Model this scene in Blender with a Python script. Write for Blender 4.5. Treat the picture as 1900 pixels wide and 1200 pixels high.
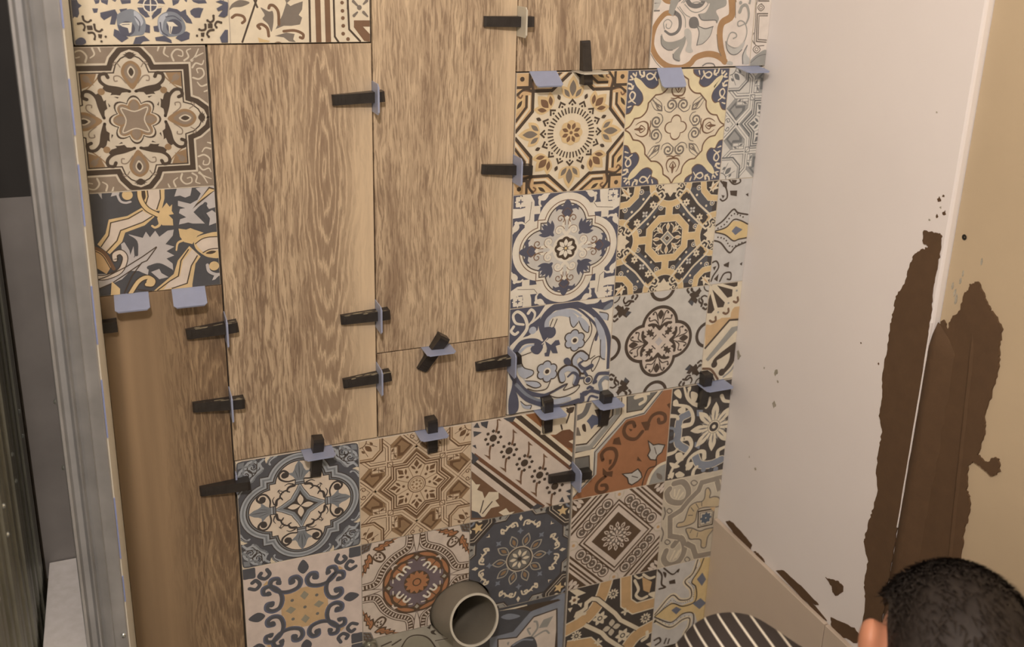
import bpy, math, random
from math import sin, cos, pi, radians, hypot, atan2
from mathutils import Vector, Matrix
from mathutils.geometry import tessellate_polygon

for _o in list(bpy.data.objects):
    bpy.data.objects.remove(_o)
scene = bpy.context.scene
COL = scene.collection
random.seed(7)

# ------------------------------------------------------------------ camera
cam_data = bpy.data.cameras.new('camera')
cam_data.sensor_width = 36.0
cam_data.lens = 1797.5 / 1900 * 36.0
cam_data.shift_y = -149.3 / 1900
cam_data.clip_start = 0.02
cam_data.dof.use_dof = True
cam_data.dof.focus_distance = 1.52
cam_data.dof.aperture_fstop = 4.5
cam = bpy.data.objects.new('camera', cam_data)
COL.objects.link(cam)
_right = Vector((0.9264, -0.3755, 0.0276)).normalized()
_fwd = Vector((0.3668, 0.8814, -0.2975)).normalized()
_up = _right.cross(_fwd).normalized()
_right = _fwd.cross(_up).normalized()
_m = Matrix((_right, _up, -_fwd)).transposed().to_4x4()
_m.translation = Vector((-0.5924, -1.4254, 1.4498))
cam.matrix_world = _m
scene.camera = cam

# ------------------------------------------------------------------ light
world = bpy.data.worlds.new('world')
scene.world = world
world.use_nodes = True
world.node_tree.nodes['Background'].inputs[0].default_value = (0.9, 0.72, 0.5, 1)
world.node_tree.nodes['Background'].inputs[1].default_value = 0.02


def lamp(name, loc, power, radius, col):
    d = bpy.data.lights.new(name, 'POINT')
    d.energy = power
    d.shadow_soft_size = radius
    d.color = col
    o = bpy.data.objects.new(name, d)
    COL.objects.link(o)
    o.location = loc
    return o


# the bulb hanging from the ceiling behind the photographer
lamp('ceiling_bulb', (-0.72, -1.62, 2.16), 74.0, 0.07, (1.0, 0.832, 0.735))

scene.view_settings.view_transform = 'Standard'
scene.view_settings.look = 'None'
scene.view_settings.exposure = 0.0
scene.view_settings.gamma = 1.0
scene.view_settings.use_curve_mapping = False


# ------------------------------------------------------------------ helpers
def lin(h):
    h = h.lstrip('#')
    v = [int(h[i:i + 2], 16) / 255 for i in (0, 2, 4)]
    return [c / 12.92 if c <= 0.04045 else ((c + 0.055) / 1.055) ** 2.4 for c in v]


def tag(o, label=None, cat=None, group=None, kind=None):
    if label:
        o['label'] = label
    if cat:
        o['category'] = cat
    if group:
        o['group'] = group
    if kind:
        o['kind'] = kind
    return o


def link(o, parent=None):
    COL.objects.link(o)
    if parent is not None:
        o.parent = parent
    return o


def empty(name, loc=(0, 0, 0)):
    o = bpy.data.objects.new(name, None)
    o.empty_display_size = 0.02
    o.location = loc
    return link(o)


def mesh_obj(name, verts, faces, mats, parent=None, loc=(0, 0, 0), idx=None, smooth=False):
    me = bpy.data.meshes.new(name)
    me.from_pydata([tuple(v) for v in verts], [], faces)
    for m in (mats if isinstance(mats, (list, tuple)) else [mats]):
        me.materials.append(m)
    if idx:
        me.polygons.foreach_set('material_index', idx)
    if smooth:
        me.polygons.foreach_set('use_smooth', [True] * len(me.polygons))
    me.update()
    o = bpy.data.objects.new(name, me)
    o.location = loc
    return link(o, parent)


class MB:
    """collects simple solids and links them as one mesh"""

    def __init__(s):
        s.v, s.f = [], []

    def add(s, v, f):
        n = len(s.v)
        s.v += [tuple(q) for q in v]
        s.f += [[i + n for i in q] for q in f]
        return s

    def box(s, a, b):
        (x0, y0, z0), (x1, y1, z1) = a, b
        v = [(x0, y0, z0), (x1, y0, z0), (x1, y1, z0), (x0, y1, z0), (x0, y0, z1), (x1, y0, z1), (x1, y1, z1), (x0, y1, z1)]
        return s.add(v, [[0, 3, 2, 1], [4, 5, 6, 7], [0, 1, 5, 4], [1, 2, 6, 5], [2, 3, 7, 6], [3, 0, 4, 7]])

    def prism(s, pts, d, n):
        """polygon pts (3-D) pushed along d (Vector)"""
        k = len(pts)
        v = [Vector(p) for p in pts] + [Vector(p) + d for p in pts]
        tri = tessellate_polygon([[Vector(p) for p in pts]])
        f = [list(t) for t in tri] + [[i + k for i in t][::-1] for t in tri]
        f += [[i, (i + 1) % k, (i + 1) % k + k, i + k] for i in range(k)]
        return s.add(v, f)

    def lathe(s, prof, base, axis, seg=40, closed=False):
        """profile of (radius, height) turned about axis at base"""
        ax = Vector(axis).normalized()
        u = ax.orthogonal().normalized()
        w = ax.cross(u)
        base = Vector(base)
        v, f = [], []
        for (r, h) in prof:
            for j in range(seg):
                a = 2 * pi * j / seg
                v.append(base + ax * h + (u * cos(a) + w * sin(a)) * r)
        n = len(prof)
        for i in range(n if closed else n - 1):
            for j in range(seg):
                a, b = i * seg + j, i * seg + (j + 1) % seg
                c, d = ((i + 1) % n) * seg + (j + 1) % seg, ((i + 1) % n) * seg + j
                f.append([a, b, c, d])
        return s.add(v, f)

    def capsule(s, a, b, ra, rb, seg=14, rings=5):
        a, b = Vector(a), Vector(b)
        ax = (b - a).normalized()
        L = (b - a).length
        prof = [(ra * sin(i / rings * pi / 2) + 1e-5, -ra * cos(i / rings * pi / 2)) for i in range(rings + 1)]
        prof += [(rb * cos(i / rings * pi / 2) + 1e-5, L + rb * sin(i / rings * pi / 2)) for i in range(rings + 1)]
        s.lathe(prof, a, ax, seg)
        n = len(s.v)
        s.f.append(list(range(n - seg, n)))
        s.f.append(list(range(n - seg * len(prof), n - seg * (len(prof) - 1)))[::-1])
        return s

    def ell(s, c, r, rot=None, seg=20, rings=12):
        c = Vector(c)
        R = rot or Matrix.Identity(3)
        v, f = [], []
        for i in range(rings + 1):
            t = pi * i / rings
            for j in range(seg):
                p = 2 * pi * j / seg
                q = Vector((r[0] * sin(t) * cos(p), r[1] * sin(t) * sin(p), r[2] * cos(t)))
                if i in (0, rings):
                    q += Vector((cos(p), sin(p), 0)) * 1e-5
                v.append(c + R @ q)
        for i in range(rings):
            for j in range(seg):
                f.append([i * seg + j, (i + 1) * seg + j, (i + 1) * seg + (j + 1) % seg, i * seg + (j + 1) % seg])
        f.append(list(range(seg)))
        f.append(list(range(rings * seg, rings * seg + seg))[::-1])
        return s.add(v, f)

    def build(s, name, mat, parent=None, loc=(0, 0, 0), smooth=False, bevel=0):
        o = mesh_obj(name, s.v, s.f, mat, parent, loc, smooth=smooth)
        if bevel:
            b = o.modifiers.new('bevel', 'BEVEL')
            b.width = bevel
            b.segments = 2
            b.limit_method = 'ANGLE'
        return o


def nodes(name):
    m = bpy.data.materials.new(name)
    m.use_nodes = True
    nt = m.node_tree
    return m, nt, nt.nodes['Principled BSDF']


def N(nt, t, **kw):
    n = nt.nodes.new(t)
    for k, v in kw.items():
        if k in n.inputs:
            n.inputs[k].default_value = v
        else:
            setattr(n, k, v)
    return n


def noise(nt, scale, vec=None, detail=4, rough=0.55, mapscale=None, loc=(0, 0, 0)):
    t = N(nt, 'ShaderNodeTexNoise')
    t.inputs['Scale'].default_value = scale
    t.inputs['Detail'].default_value = detail
    t.inputs['Roughness'].default_value = rough
    tc = N(nt, 'ShaderNodeTexCoord') if vec is None else None
    src = vec or tc.outputs['Object']
    mp = N(nt, 'ShaderNodeMapping')
    mp.inputs['Scale'].default_value = mapscale or (1, 1, 1)
    mp.inputs['Location'].default_value = loc
    nt.links.new(src, mp.inputs['Vector'])
    nt.links.new(mp.outputs['Vector'], t.inputs['Vector'])
    return t.outputs['Fac']


def ramp(nt, fac, stops):
    r = N(nt, 'ShaderNodeValToRGB')
    e = r.color_ramp.elements
    while len(e) > 1:
        e.remove(e[-1])
    for i, (p, c) in enumerate(stops):
        k = e[0] if i == 0 else e.new(p)
        k.position = p
        c = list(c)
        k.color = c + [1] if len(c) == 3 else c
    nt.links.new(fac, r.inputs['Fac'])
    return r.outputs['Color']


def mix(nt, fac, a, b, mode='MIX'):
    m = N(nt, 'ShaderNodeMix', data_type='RGBA', blend_type=mode)
    for sock, val in ((m.inputs[0], fac), (m.inputs[6], a), (m.inputs[7], b)):
        if hasattr(val, 'links') or hasattr(val, 'is_linked'):
            nt.links.new(val, sock)
        elif isinstance(val, (int, float)):
            sock.default_value = val
        else:
            sock.default_value = list(val) + ([1] if len(val) == 3 else [])
    return m.outputs[2]


def bump(nt, bsdf, h, strength=0.2, dist=0.001):
    b = N(nt, 'ShaderNodeBump')
    b.inputs['Strength'].default_value = strength
    b.inputs['Distance'].default_value = dist
    nt.links.new(h, b.inputs['Height'])
    nt.links.new(b.outputs['Normal'], bsdf.inputs['Normal'])


ILL = (0.80, 0.625, 0.495)     # colour of a white surface in the warm bulb light


def alb(h):
    return [min(0.88, max(0.008, c / i)) for c, i in zip(lin(h), ILL)]


def plain(name, h, rough=0.5, var=0.12, scale=25, metal=0.0, bmp=0.0, bscale=120):
    m, nt, b = nodes(name)
    c = alb(h)
    f = noise(nt, scale)
    col = ramp(nt, f, [(0.25, [q * (1 - var) for q in c]), (0.75, [min(0.9, q * (1 + var)) for q in c])])
    nt.links.new(col, b.inputs['Base Color'])
    b.inputs['Roughness'].default_value = rough
    b.inputs['Metallic'].default_value = metal
    if bmp:
        bump(nt, b, noise(nt, bscale), bmp, 0.002)
    return m


# ------------------------------------------------------------------ glaze palette
PAL = dict(cream='#d3b896', white='#dac2a4', pale='#d3b9a1', navy='#534e54', steel='#7b7776', blue='#a9a19d',
           dark='#4a3a2d', soot='#463b33', brown='#73523a', umber='#766555', choc='#5f3f2a', gold='#caa472', gold2='#cda872',
           tan='#c2986a', caramel='#bd9162', orange='#9a6441', rust='#8f5a36', rust2='#704a33', greige='#c9ae95', mauve='#b3a193',
           slate='#4d4744', stone='#6f645a', stone2='#948777', stone3='#b3a390', taupe='#8f7b66', sand='#bda588', olive='#72675a',
           olive2='#93836a', khaki='#a4927a', dove='#bfad9b', indigo='#5f5c64', indigo2='#6a666a', teal='#56595c', steel2='#807b7a',
           grey='#c0ae9a', medbg='#866f5a', medcream='#c2aa8e', pink='#cfb29c', slate2='#544e4c', plum='#705c58', terra='#a56c46',
           bark='#5a4330', strapb='#6b4c33', strapm='#8e6c4b', strapc='#c6a582', gstrapb='#6e665d', gstrapm='#96897b', gstrapc='#cbb7a1',
           fleur='#7d7771', fleurl='#a09890', peach='#d6b799', ribbon='#a0744b', butter='#d6b98c', fawn='#bb9c74', drab='#9a8777')
_glz = {}


def glaze(c):
    if c not in _glz:
        _glz[c] = plain('glaze_' + c, PAL[c], 0.38, 0.10, 40)
    return _glz[c]


# ------------------------------------------------------------------ printed patterns
DZ = 2.6e-5      # thickness of one printed layer
SUB = 2.0e-6     # pieces of one layer never share a plane


def nums(t):
    if not isinstance(t, str):
        return [tuple(map(float, q)) for q in t]
    v = [float(q) for q in t.split()]
    return list(zip(v[::2], v[1::2]))


def catmull(P, closed=False, n=5):
    k = len(P)
    if k < 3 and not closed:
        return P
    out = []
    for i in range(k if closed else k - 1):
        p1, p2 = P[i], P[(i + 1) % k]
        p0 = P[(i - 1) % k] if closed or i > 0 else (2 * p1[0] - p2[0], 2 * p1[1] - p2[1])
        p3 = P[(i + 2) % k] if closed or i < k - 2 else (2 * p2[0] - p1[0], 2 * p2[1] - p1[1])
        for j in range(n):
            t = j / n
            out.append(tuple(0.5 * (2 * b + (c - a) * t + (2 * a - 5 * b + 4 * c - d) * t * t + (3 * b - a - 3 * c + d) * t ** 3)
                             for a, b, c, d in zip(p0, p1, p2, p3)))
    if not closed:
        out.append(P[-1])
    return out


def clip_half(poly, a, b, c):
    """part of a convex polygon where a*x + b*y <= c"""
    out = []
    k = len(poly)
    for i in range(k):
        p, q = poly[i], poly[(i + 1) % k]
        dp, dq = a * p[0] + b * p[1] - c, a * q[0] + b * q[1] - c
        if dp <= 0:
            out.append(p)
        if (dp < 0 < dq) or (dq < 0 < dp):
            t = dp / (dp - dq)
            out.append((p[0] + t * (q[0] - p[0]), p[1] + t * (q[1] - p[1])))
    return out if len(out) > 2 else []


class Pat:
    """a tile print in thousandths of half a tile, x right, y up, (0, 0) in the middle"""

    def __init__(s):
        s.bg = 'cream'
        s.pieces = []          # (layer, colour, convex polygon)
        s.layer = 0
        s.last = (0, 0)

    def put(s, col, polys, sym=0):
        s.layer += 1
        if sym == 0:
            T = [(1, 0, 0, 1)]
        elif sym == 'M':
            T = [(1, 0, 0, 1), (-1, 0, 0, 1)]
        elif sym == 2:
            T = [(1, 0, 0, 1), (-1, 0, 0, -1)]
        else:
            T = [(1, 0, 0, 1), (0, -1, 1, 0), (-1, 0, 0, -1), (0, 1, -1, 0)]
            if sym == 8:
                T += [(-a, b, -c, d) for a, b, c, d in T]
        for ti, (a, b, c, d) in enumerate(T):
            for qi, q in enumerate(polys):
                s.pieces.append((s.layer + ((qi + 5 * ti) % 12) * SUB / DZ, col, [(a * x + b * y, c * x + d * y) for x, y in q]))

    def poly(s, P):
        tri = tessellate_polygon([[Vector((x, y, 0)) for x, y in P]])
        return [[P[i] for i in t] for t in tri]

    def P(s, col, t, sym=0):
        s.put(col, s.poly(nums(t)), sym)

    def C(s, col, t, sym=0):
        s.put(col, s.poly(catmull(nums(t), True, 4)), sym)

    def strip(s, P, w, w2=None, closed=False, cap=True):
        k = len(P)
        w2 = w if w2 is None else w2
        Lf, Rt = [], []
        for i in range(k):
            a = P[i - 1] if (i or closed) else P[i]
            b = P[(i + 1) % k] if (i < k - 1 or closed) else P[i]
            c = P[i]
            d1, d2 = (c[0] - a[0], c[1] - a[1]), (b[0] - c[0], b[1] - c[1])
            l1, l2 = hypot(*d1) or 1, hypot(*d2) or 1
            d1, d2 = (d1[0] / l1, d1[1] / l1), (d2[0] / l2, d2[1] / l2)
            if not closed and i == 0:
                d1 = d2
            if not closed and i == k - 1:
                d2 = d1
            n = (-(d1[1] + d2[1]), d1[0] + d2[0])
            ln = hypot(*n)
            if ln < 1e-6:
                n, ln = (-d1[1], d1[0]), 1
            n = (n[0] / ln, n[1] / ln)
            cs = max(0.45, n[0] * -d1[1] + n[1] * d1[0])
            h = (w + (w2 - w) * i / max(1, k - 1)) / 2 / cs
            Lf.append((c[0] + n[0] * h, c[1] + n[1] * h))
            Rt.append((c[0] - n[0] * h, c[1] - n[1] * h))
        out = []
        for i in range(k if closed else k - 1):
            j = (i + 1) % k
            out.append([Lf[i], Rt[i], Rt[j]])
            out.append([Lf[i], Rt[j], Lf[j]])
        if cap and not closed:
            for c, r in ((P[0], w / 2), (P[-1], w2 / 2)):
                if r > 8:
                    out.append([(c[0] + r * cos(q * pi / 5), c[1] + r * sin(q * pi / 5)) for q in range(10)])
        return out

    def S(s, col, t, w, w2=None, closed=False, sym=0):
        s.put(col, s.strip(catmull(nums(t), closed), w, w2, closed), sym)

    def L(s, col, t, w, closed=False, sym=0):
        s.put(col, s.strip(nums(t), w, None, closed, cap=False), sym)

    def disc(s, x, y, r, n=0, ry=None):
        n = n or (28 if r > 120 else 18 if r > 40 else 10)
        ry = ry or r
        return [(x + r * cos(2 * pi * i / n), y + ry * sin(2 * pi * i / n)) for i in range(n)]

    def D(s, col, x, y, r, sym=0, ry=None):
        s.put(col, [s.disc(x, y, r, 0, ry)], sym)

    def lens(s, a, b, w, n=7):
        """leaf shape from point a to point b"""
        dx, dy = b[0] - a[0], b[1] - a[1]
        l = hypot(dx, dy) or 1
        nx, ny = -dy / l * w / 2, dx / l * w / 2
        up = [(a[0] + dx * i / n + nx * sin(pi * i / n), a[1] + dy * i / n + ny * sin(pi * i / n)) for i in range(n + 1)]
        dn = [(a[0] + dx * i / n - nx * sin(pi * i / n), a[1] + dy * i / n - ny * sin(pi * i / n)) for i in range(n - 1, 0, -1)]
        return up + dn

    def E(s, col, t, w, sym=0):
        P = nums(t)
        s.put(col, [s.lens(P[i], P[i + 1], w) for i in range(0, len(P), 2)], sym)

    def rays(s, col, x, y, n, r0, r1, w, off=0.0, every=None):
        s.last = (x, y)
        out = []
        for i in range(n):
            a = 2 * pi * (i + off) / n
            out.append(s.lens((x + r0 * cos(a), y + r0 * sin(a)), (x + r1 * cos(a), y + r1 * sin(a)), w))
        s.put(col, out)

    def bars(s, col, n, r0, r1, w, off=0.0):
        out = []
        for i in range(n):
            a = 2 * pi * (i + off) / n
            c, d = cos(a), sin(a)
            out.append([(r0 * c - w / 2 * -d * -1, r0 * d - w / 2 * c), (r1 * c + w / 2 * d, r1 * d - w / 2 * c),
                        (r1 * c - w / 2 * d, r1 * d + w / 2 * c), (r0 * c - w / 2 * d, r0 * d + w / 2 * c)])
            out[-1][0] = (r0 * c + w / 2 * d, r0 * d - w / 2 * c)
        s.put(col, out)

    def ringdots(s, col, n, r, rd, off=0.0):
        s.put(col, [s.disc(r * cos(2 * pi * (i + off) / n), r * sin(2 * pi * (i + off) / n), rd) for i in range(n)])

    def ring(s, col, x, y, r, w, sym=0):
        s.put(col, s.strip(s.disc(x, y, r, 32 if r > 100 else 14), w, None, True), sym)

    def along(s, t, n, smooth=True):
        """n evenly spaced (point, direction) pairs along a path"""
        P = catmull(nums(t)) if smooth else nums(t)
        d = [0]
        for a, b in zip(P, P[1:]):
            d.append(d[-1] + hypot(b[0] - a[0], b[1] - a[1]))
        out = []
        for i in range(n):
            q = d[-1] * (i + 0.5) / n
            j = max(0, min(len(P) - 2, next((k for k in range(len(d) - 1) if d[k + 1] >= q), len(P) - 2)))
            u = (q - d[j]) / ((d[j + 1] - d[j]) or 1)
            a, b = P[j], P[j + 1]
            l = hypot(b[0] - a[0], b[1] - a[1]) or 1
            out.append(((a[0] + u * (b[0] - a[0]), a[1] + u * (b[1] - a[1])), ((b[0] - a[0]) / l, (b[1] - a[1]) / l)))
        return out

    def dots(s, col, t, n, r, sym=0):
        s.put(col, [s.disc(p[0], p[1], r) for p, _ in s.along(t, n)], sym)

    def ticks(s, col, t, n, ln, w, sym=0):
        out = []
        for (x, y), (dx, dy) in s.along(t, n):
            h, k = ln / 2, w / 2
            out.append([(x - dy * h - dx * k, y + dx * h - dy * k), (x + dy * h - dx * k, y - dx * h - dy * k),
                        (x + dy * h + dx * k, y - dx * h + dy * k), (x - dy * h + dx * k, y + dx * h + dy * k)])
        s.put(col, out, sym)

    def spiral(s, col, x, y, r, a0, turns, w, sym=0, w2=None):
        n = int(10 * abs(turns)) + 3
        P = []
        for i in range(n + 1):
            t = i / n
            a = radians(a0) + 2 * pi * turns * t
            q = r * (1 - 0.8 * t)
            P.append((x + q * cos(a), y + q * sin(a)))
        s.put(col, s.strip(P, w, w2), sym)

    def foil(s, col, c, r, sq, sym=0):
        """four lobes on the axes around a square"""
        s.put(col, [s.disc(0, c, r, 40), s.disc(c, 0, r, 40), s.disc(0, -c, r, 40), s.disc(-c, 0, r, 40),
                    [(-sq, -sq), (sq, -sq), (sq, sq), (-sq, sq)]])

    def lobed(s, col, r, n, amp, off=0.0, m=64):
        s.put(col, s.poly([((r + amp * abs(cos(n / 2 * (2 * pi * i / m + off)))) * cos(2 * pi * i / m),
                            (r + amp * abs(cos(n / 2 * (2 * pi * i / m + off)))) * sin(2 * pi * i / m)) for i in range(m)]))


def star(n, r0, r1, off=0.0):
    return [((r0 if i % 2 == 0 else r1) * cos(pi * i / n + off), (r0 if i % 2 == 0 else r1) * sin(pi * i / n + off)) for i in range(2 * n)]


def d_medallion(p):
    p.bg = 'medbg'
    for q in ("560 800 540 880 600 950 680 930 680 860 620 870", "700 800 760 850 740 930 800 960", "460 980 440 900 500 850", "800 790 850 860 900 960", "380 990 360 930"):
        p.S('medcream', q, 26, 14, sym=8)
    path = "0 1000 130 950 230 830 275 715 715 715 715 275 830 230 950 130 1000 0"
    inner = "0 900 120 840 190 760 225 650 650 650 650 225 760 190 840 120 900 0"
    body = nums(path)
    full = []
    for a, b, c, d in ((1, 0, 0, 1), (0, 1, -1, 0), (-1, 0, 0, -1), (0, -1, 1, 0)):
        full += [(a * x + b * y, c * x + d * y) for x, y in body[:-1]]
    p.P('medcream', full)
    p.L('medcream', path, 130, sym=4)
    p.L('dark', path, 74, sym=4)
    p.L('dark', inner, 18, sym=4)
    p.P('strapm', "440 640 640 640 640 440 560 470 500 500 470 560", sym=4)
    p.E('medbg', "480 480 620 620 520 560 600 630 560 520 630 600", 34, sym=4)
    p.S('strapm', "400 640 450 560 560 450 640 400", 16, sym=4)
    p.C('strapm', "0 420 100 560 130 660 90 760 0 810 -90 760 -130 660 -100 560", sym=4)
    p.C('medbg', "0 500 75 600 90 670 60 740 0 770 -60 740 -90 670 -75 600", sym=4)
    p.C('medcream', "0 570 45 630 45 690 0 740 -45 690 -45 630", sym=4)
    p.C('dark', "0 600 30 640 28 680 0 715 -28 680 -30 640", sym=4)
    p.D('dark', 0, 880, 48, sym=4)
    p.E('dark', "-90 890 90 890 -60 850 60 920 -60 920 60 850", 34, sym=4)
    p.S('medbg', "70 500 150 600 220 600 220 540 180 540", 16, sym=8)
    p.S('medbg', "130 720 180 790 220 770 200 740", 14, sym=8)
    p.S('dark', "40 395 180 440 320 470 400 540 400 620 330 640 300 590", 40, 46, sym=8)
    p.P('dark', "30 390 140 380 200 300 250 330 300 330 270 380 340 400 380 440 350 500 260 450 150 440", sym=8)
    p.S('medcream', "170 330 250 340 330 330", 24, sym=8)
    p.D('strapm', 400, 400, 46, sym=4)
    p.lobed('dark', 250, 8, 90)
    p.lobed('medcream', 232, 8, 82)
    p.lobed('strapm', 215, 8, 70)
    for k in range(8):
        a = k * pi / 4
        p.put('medbg', [p.lens((90 * cos(a), 90 * sin(a)), (285 * cos(a), 285 * sin(a)), 120)])
    p.P('medbg', "-160 -160 0 -120 160 -160 120 0 160 160 0 120 -160 160 -120 0")
    p.S('medcream', "170 170 0 118 -170 170 -118 0 -170 -170 0 -118 170 -170 118 0", 16, closed=True)


def d_goldstar(p):
    p.bg = 'cream'
    p.P('tan', "1000 1000 40 1000 375 705 705 705 705 375 1000 40", sym=4)
    p.L('cream', "130 1000 425 765 640 765", 34, sym=8)
    p.L('dark', "215 1000 450 815 640 815", 44, sym=8)
    p.P('gold', "330 1000 470 870 600 870 560 1000", sym=8)
    p.E('dark', "420 980 560 890", 60, sym=8)
    p.S('brown', "690 700 720 880 640 960 600 920 640 890", 36, 26, sym=8)
    p.S('dark', "600 705 730 712 850 740 1000 640", 40, sym=8)
    p.L('dark', "40 1000 375 705 705 705 705 375 1000 40", 54, sym=4)
    p.P('dark', "745 745 1010 745 1010 1010 745 1010", sym=4)
    p.P('tan', "790 790 1010 790 1010 1010 790 1010", sym=4)
    p.D('dark', 900, 900, 40, sym=4)
    for k in range(8):
        a = k * pi / 4
        L = 950 if k % 2 == 0 else 880
        f = lambda r, t: (r * cos(a + t), r * sin(a + t))
        p.put('gold', [p.lens(f(540, 0), f(L, 0), 210), p.lens(f(560, 0.05), f(800, 0.25), 150), p.lens(f(560, -0.05), f(800, -0.25), 150)])
        p.put('umber' if k % 2 == 0 else 'brown', [p.lens(f(600, 0), f(L - 80, 0), 120), p.lens(f(590, 0.09), f(740, 0.21), 74), p.lens(f(590, -0.09), f(740, -0.21), 74)])
    p.put('dark', [p.lens((590 * cos(t), 590 * sin(t)), (690 * cos(t), 690 * sin(t)), 62) for t in [(k + 0.5) * pi / 4 for k in range(8)]])
    out = []
    for k in range(16):
        a = k * pi / 8
        f = lambda r, t: (r * cos(a + t), r * sin(a + t))
        out += p.strip([f(480, -0.13), f(545, 0), f(480, 0.13)], 30, cap=False) + [p.disc(*f(468, 0), 19)]
    p.put('dark', out)
    p.bars('dark', 40, 325, 425, 24)
    p.lobed('gold', 185, 8, 25)
    p.rays('brown', 0, 0, 8, 55, 175, 66, off=0.5)
    p.D('brown', 0, 0, 30)


def d_creamblue(p):
    p.bg = 'butter'
    cre = "0 1000 60 900 170 830 190 700 300 590 470 560 490 430 620 310 760 210 840 110 1000 0"
    Q = catmull(nums("0 1000 60 900 180 820"), n=4)[:-1] + catmull(nums("180 820 210 690 320 590 480 570"), n=4)[:-1]
    Q += [(y, x) for x, y in Q[::-1]]
    full = []
    for a, b, c, d in ((1, 0, 0, 1), (0, 1, -1, 0), (-1, 0, 0, -1), (0, -1, 1, 0)):
        full += [(a * x + b * y, c * x + d * y) for x, y in Q]
    N_ = catmull(nums("270 1010 290 930 360 880 420 850 410 760 500 690 610 710 700 780 780 820 850 850"), n=4)
    N_ = [(1010, 1010)] + N_ + [(y, x) for x, y in N_[::-1]]
    p.P('brown', [(x - 14, y - 14) for x, y in N_], sym=4)
    p.P('navy', N_, sym=4)
    p.S('butter', "660 660 760 790 850 860", 110, 44, sym=8)
    p.P('cream', full)
    p.put('brown', p.strip(full, 26, None, True))
    for q, w in (("470 950 520 860 600 840 640 900 580 940 500 900 440 820", 34), ("700 960 690 900 740 880", 40), ("380 960 400 900", 30), ("900 940 850 900 840 960", 34), ("980 780 920 760 900 700", 34)):
        p.S('cream', q, w, w * 0.6, sym=8)
    p.lobed('brown', 150, 4, 75)
    p.lobed('cream', 128, 4, 72)
    for q, w, w2 in (("0 800 20 720 60 690 40 640 0 600", 24, 14), ("0 540 90 560 130 640 110 730 70 790", 34, 10), ("0 520 60 500 140 510", 26, 14)):
        p.S('brown', q, w, w2, sym=8)
    p.E('brown', "0 620 0 820", 50, sym=4)
    p.spiral('umber', 120, 390, 105, 200, -1.4, 30, sym=8)
    p.S('umber', "30 340 130 270 230 300 260 380", 20, 12, sym=8)
    p.S('umber', "300 300 380 330 430 420 500 520", 26, 10, sym=8)
    p.S('umber', "330 300 440 330 540 480", 20, 8, sym=8)
    p.E('umber', "340 340 480 480", 40, sym=4)


def d_geostar(p, B='strapb', M='strapm', C='strapc'):
    p.bg = C
    st = star(8, 520, 395)
    A = "0 760 265 500 500 500 500 265 760 0"
    for s_, c, w in ((1.36, M, 44), (1.25, B, 34), (1.12, B, 26)):
        p.put(c, p.strip([(x * s_, y * s_) for x, y in st], w, None, True))
    p.P(M, "60 780 270 560 500 540 500 800 280 1000 250 1000", sym=8)
    for q in (A,):
        p.L(B, q, 104, sym=4)
        p.L(C, q, 84, sym=4)
        p.L(B, q, 16, sym=4)
    for q in ("0 760 250 1010", "500 480 500 810 690 1010"):
        p.L(B, q, 104, sym=8)
        p.L(C, q, 84, sym=8)
        p.L(B, q, 16, sym=8)
    p.L(C, A, 84, sym=4)
    p.L(M, A, 12, sym=4)
    p.P(B, "75 785 250 605 330 605 330 800 410 800 262 945", sym=8)
    p.P(M, "120 785 240 665 285 665 285 800 340 820 262 900", sym=8)
    p.P(C, "350 560 450 560 450 780 350 780", sym=8)
    p.L(B, "350 670 450 670", 10, sym=8)
    p.L(B, "400 560 400 780", 10, sym=8)
    p.E(B, "360 570 390 660 440 690 410 770", 34, sym=8)
    p.P(C, "590 590 1000 620 1000 1000 620 1000", sym=4)
    for q in ("600 1000 600 760 760 600 1000 600",):
        p.L(B, q, 28, sym=4)
        p.L(M, "640 1000 640 780 780 640 1000 640", 24, sym=4)
    p.E(B, "780 780 900 900", 90, sym=4)
    p.E(B, "760 900 820 960 900 760 960 820", 44, sym=4)
    p.ring(B, 1000, 1000, 130, 16, sym=4)
    p.L(B, "690 850 890 950", 10, sym=8)
    p.P(C, "420 420 520 420 520 520 420 520", sym=4)
    p.L(B, "425 425 515 425 515 515 425 515", 14, True, sym=4)
    p.L(B, "425 425 515 515", 10, sym=8)
    p.P(C, "930 -120 1000 -160 1000 160 930 120 850 0", sym=4)
    p.spiral(B, 940, 70, 50, 0, 1.2, 16, sym=8)
    p.put(C, p.poly(st))
    p.put(B, p.strip(st, 22, None, True))
    out, sep = [], []
    for k in range(8):
        a = k * pi / 4
        f = lambda r, t: (r * cos(a + t), r * sin(a + t))
        out += [[f(330, 0), f(400, -0.12), f(485, 0), f(400, 0.12)], p.lens(f(290, 0.06), f(390, 0.26), 44), p.lens(f(290, -0.06), f(390, -0.26), 44)]
        out += [p.disc(*f(235, 0.0), 26)]
        sep += p.strip([f(150, pi / 8), f(395, pi / 8)], 12, cap=False)
    p.put(B, out)
    p.put(M, sep)
    p.D(B, 0, 0, 165)
    p.D(C, 0, 0, 148)
    p.D(M, 0, 0, 128)
    p.D(C, 0, 0, 116)
    p.ringdots(M, 8, 78, 22)
    p.D(M, 0, 0, 24)


def d_greystar(p):
    d_geostar(p, 'gstrapb', 'gstrapm', 'gstrapc')


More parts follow.
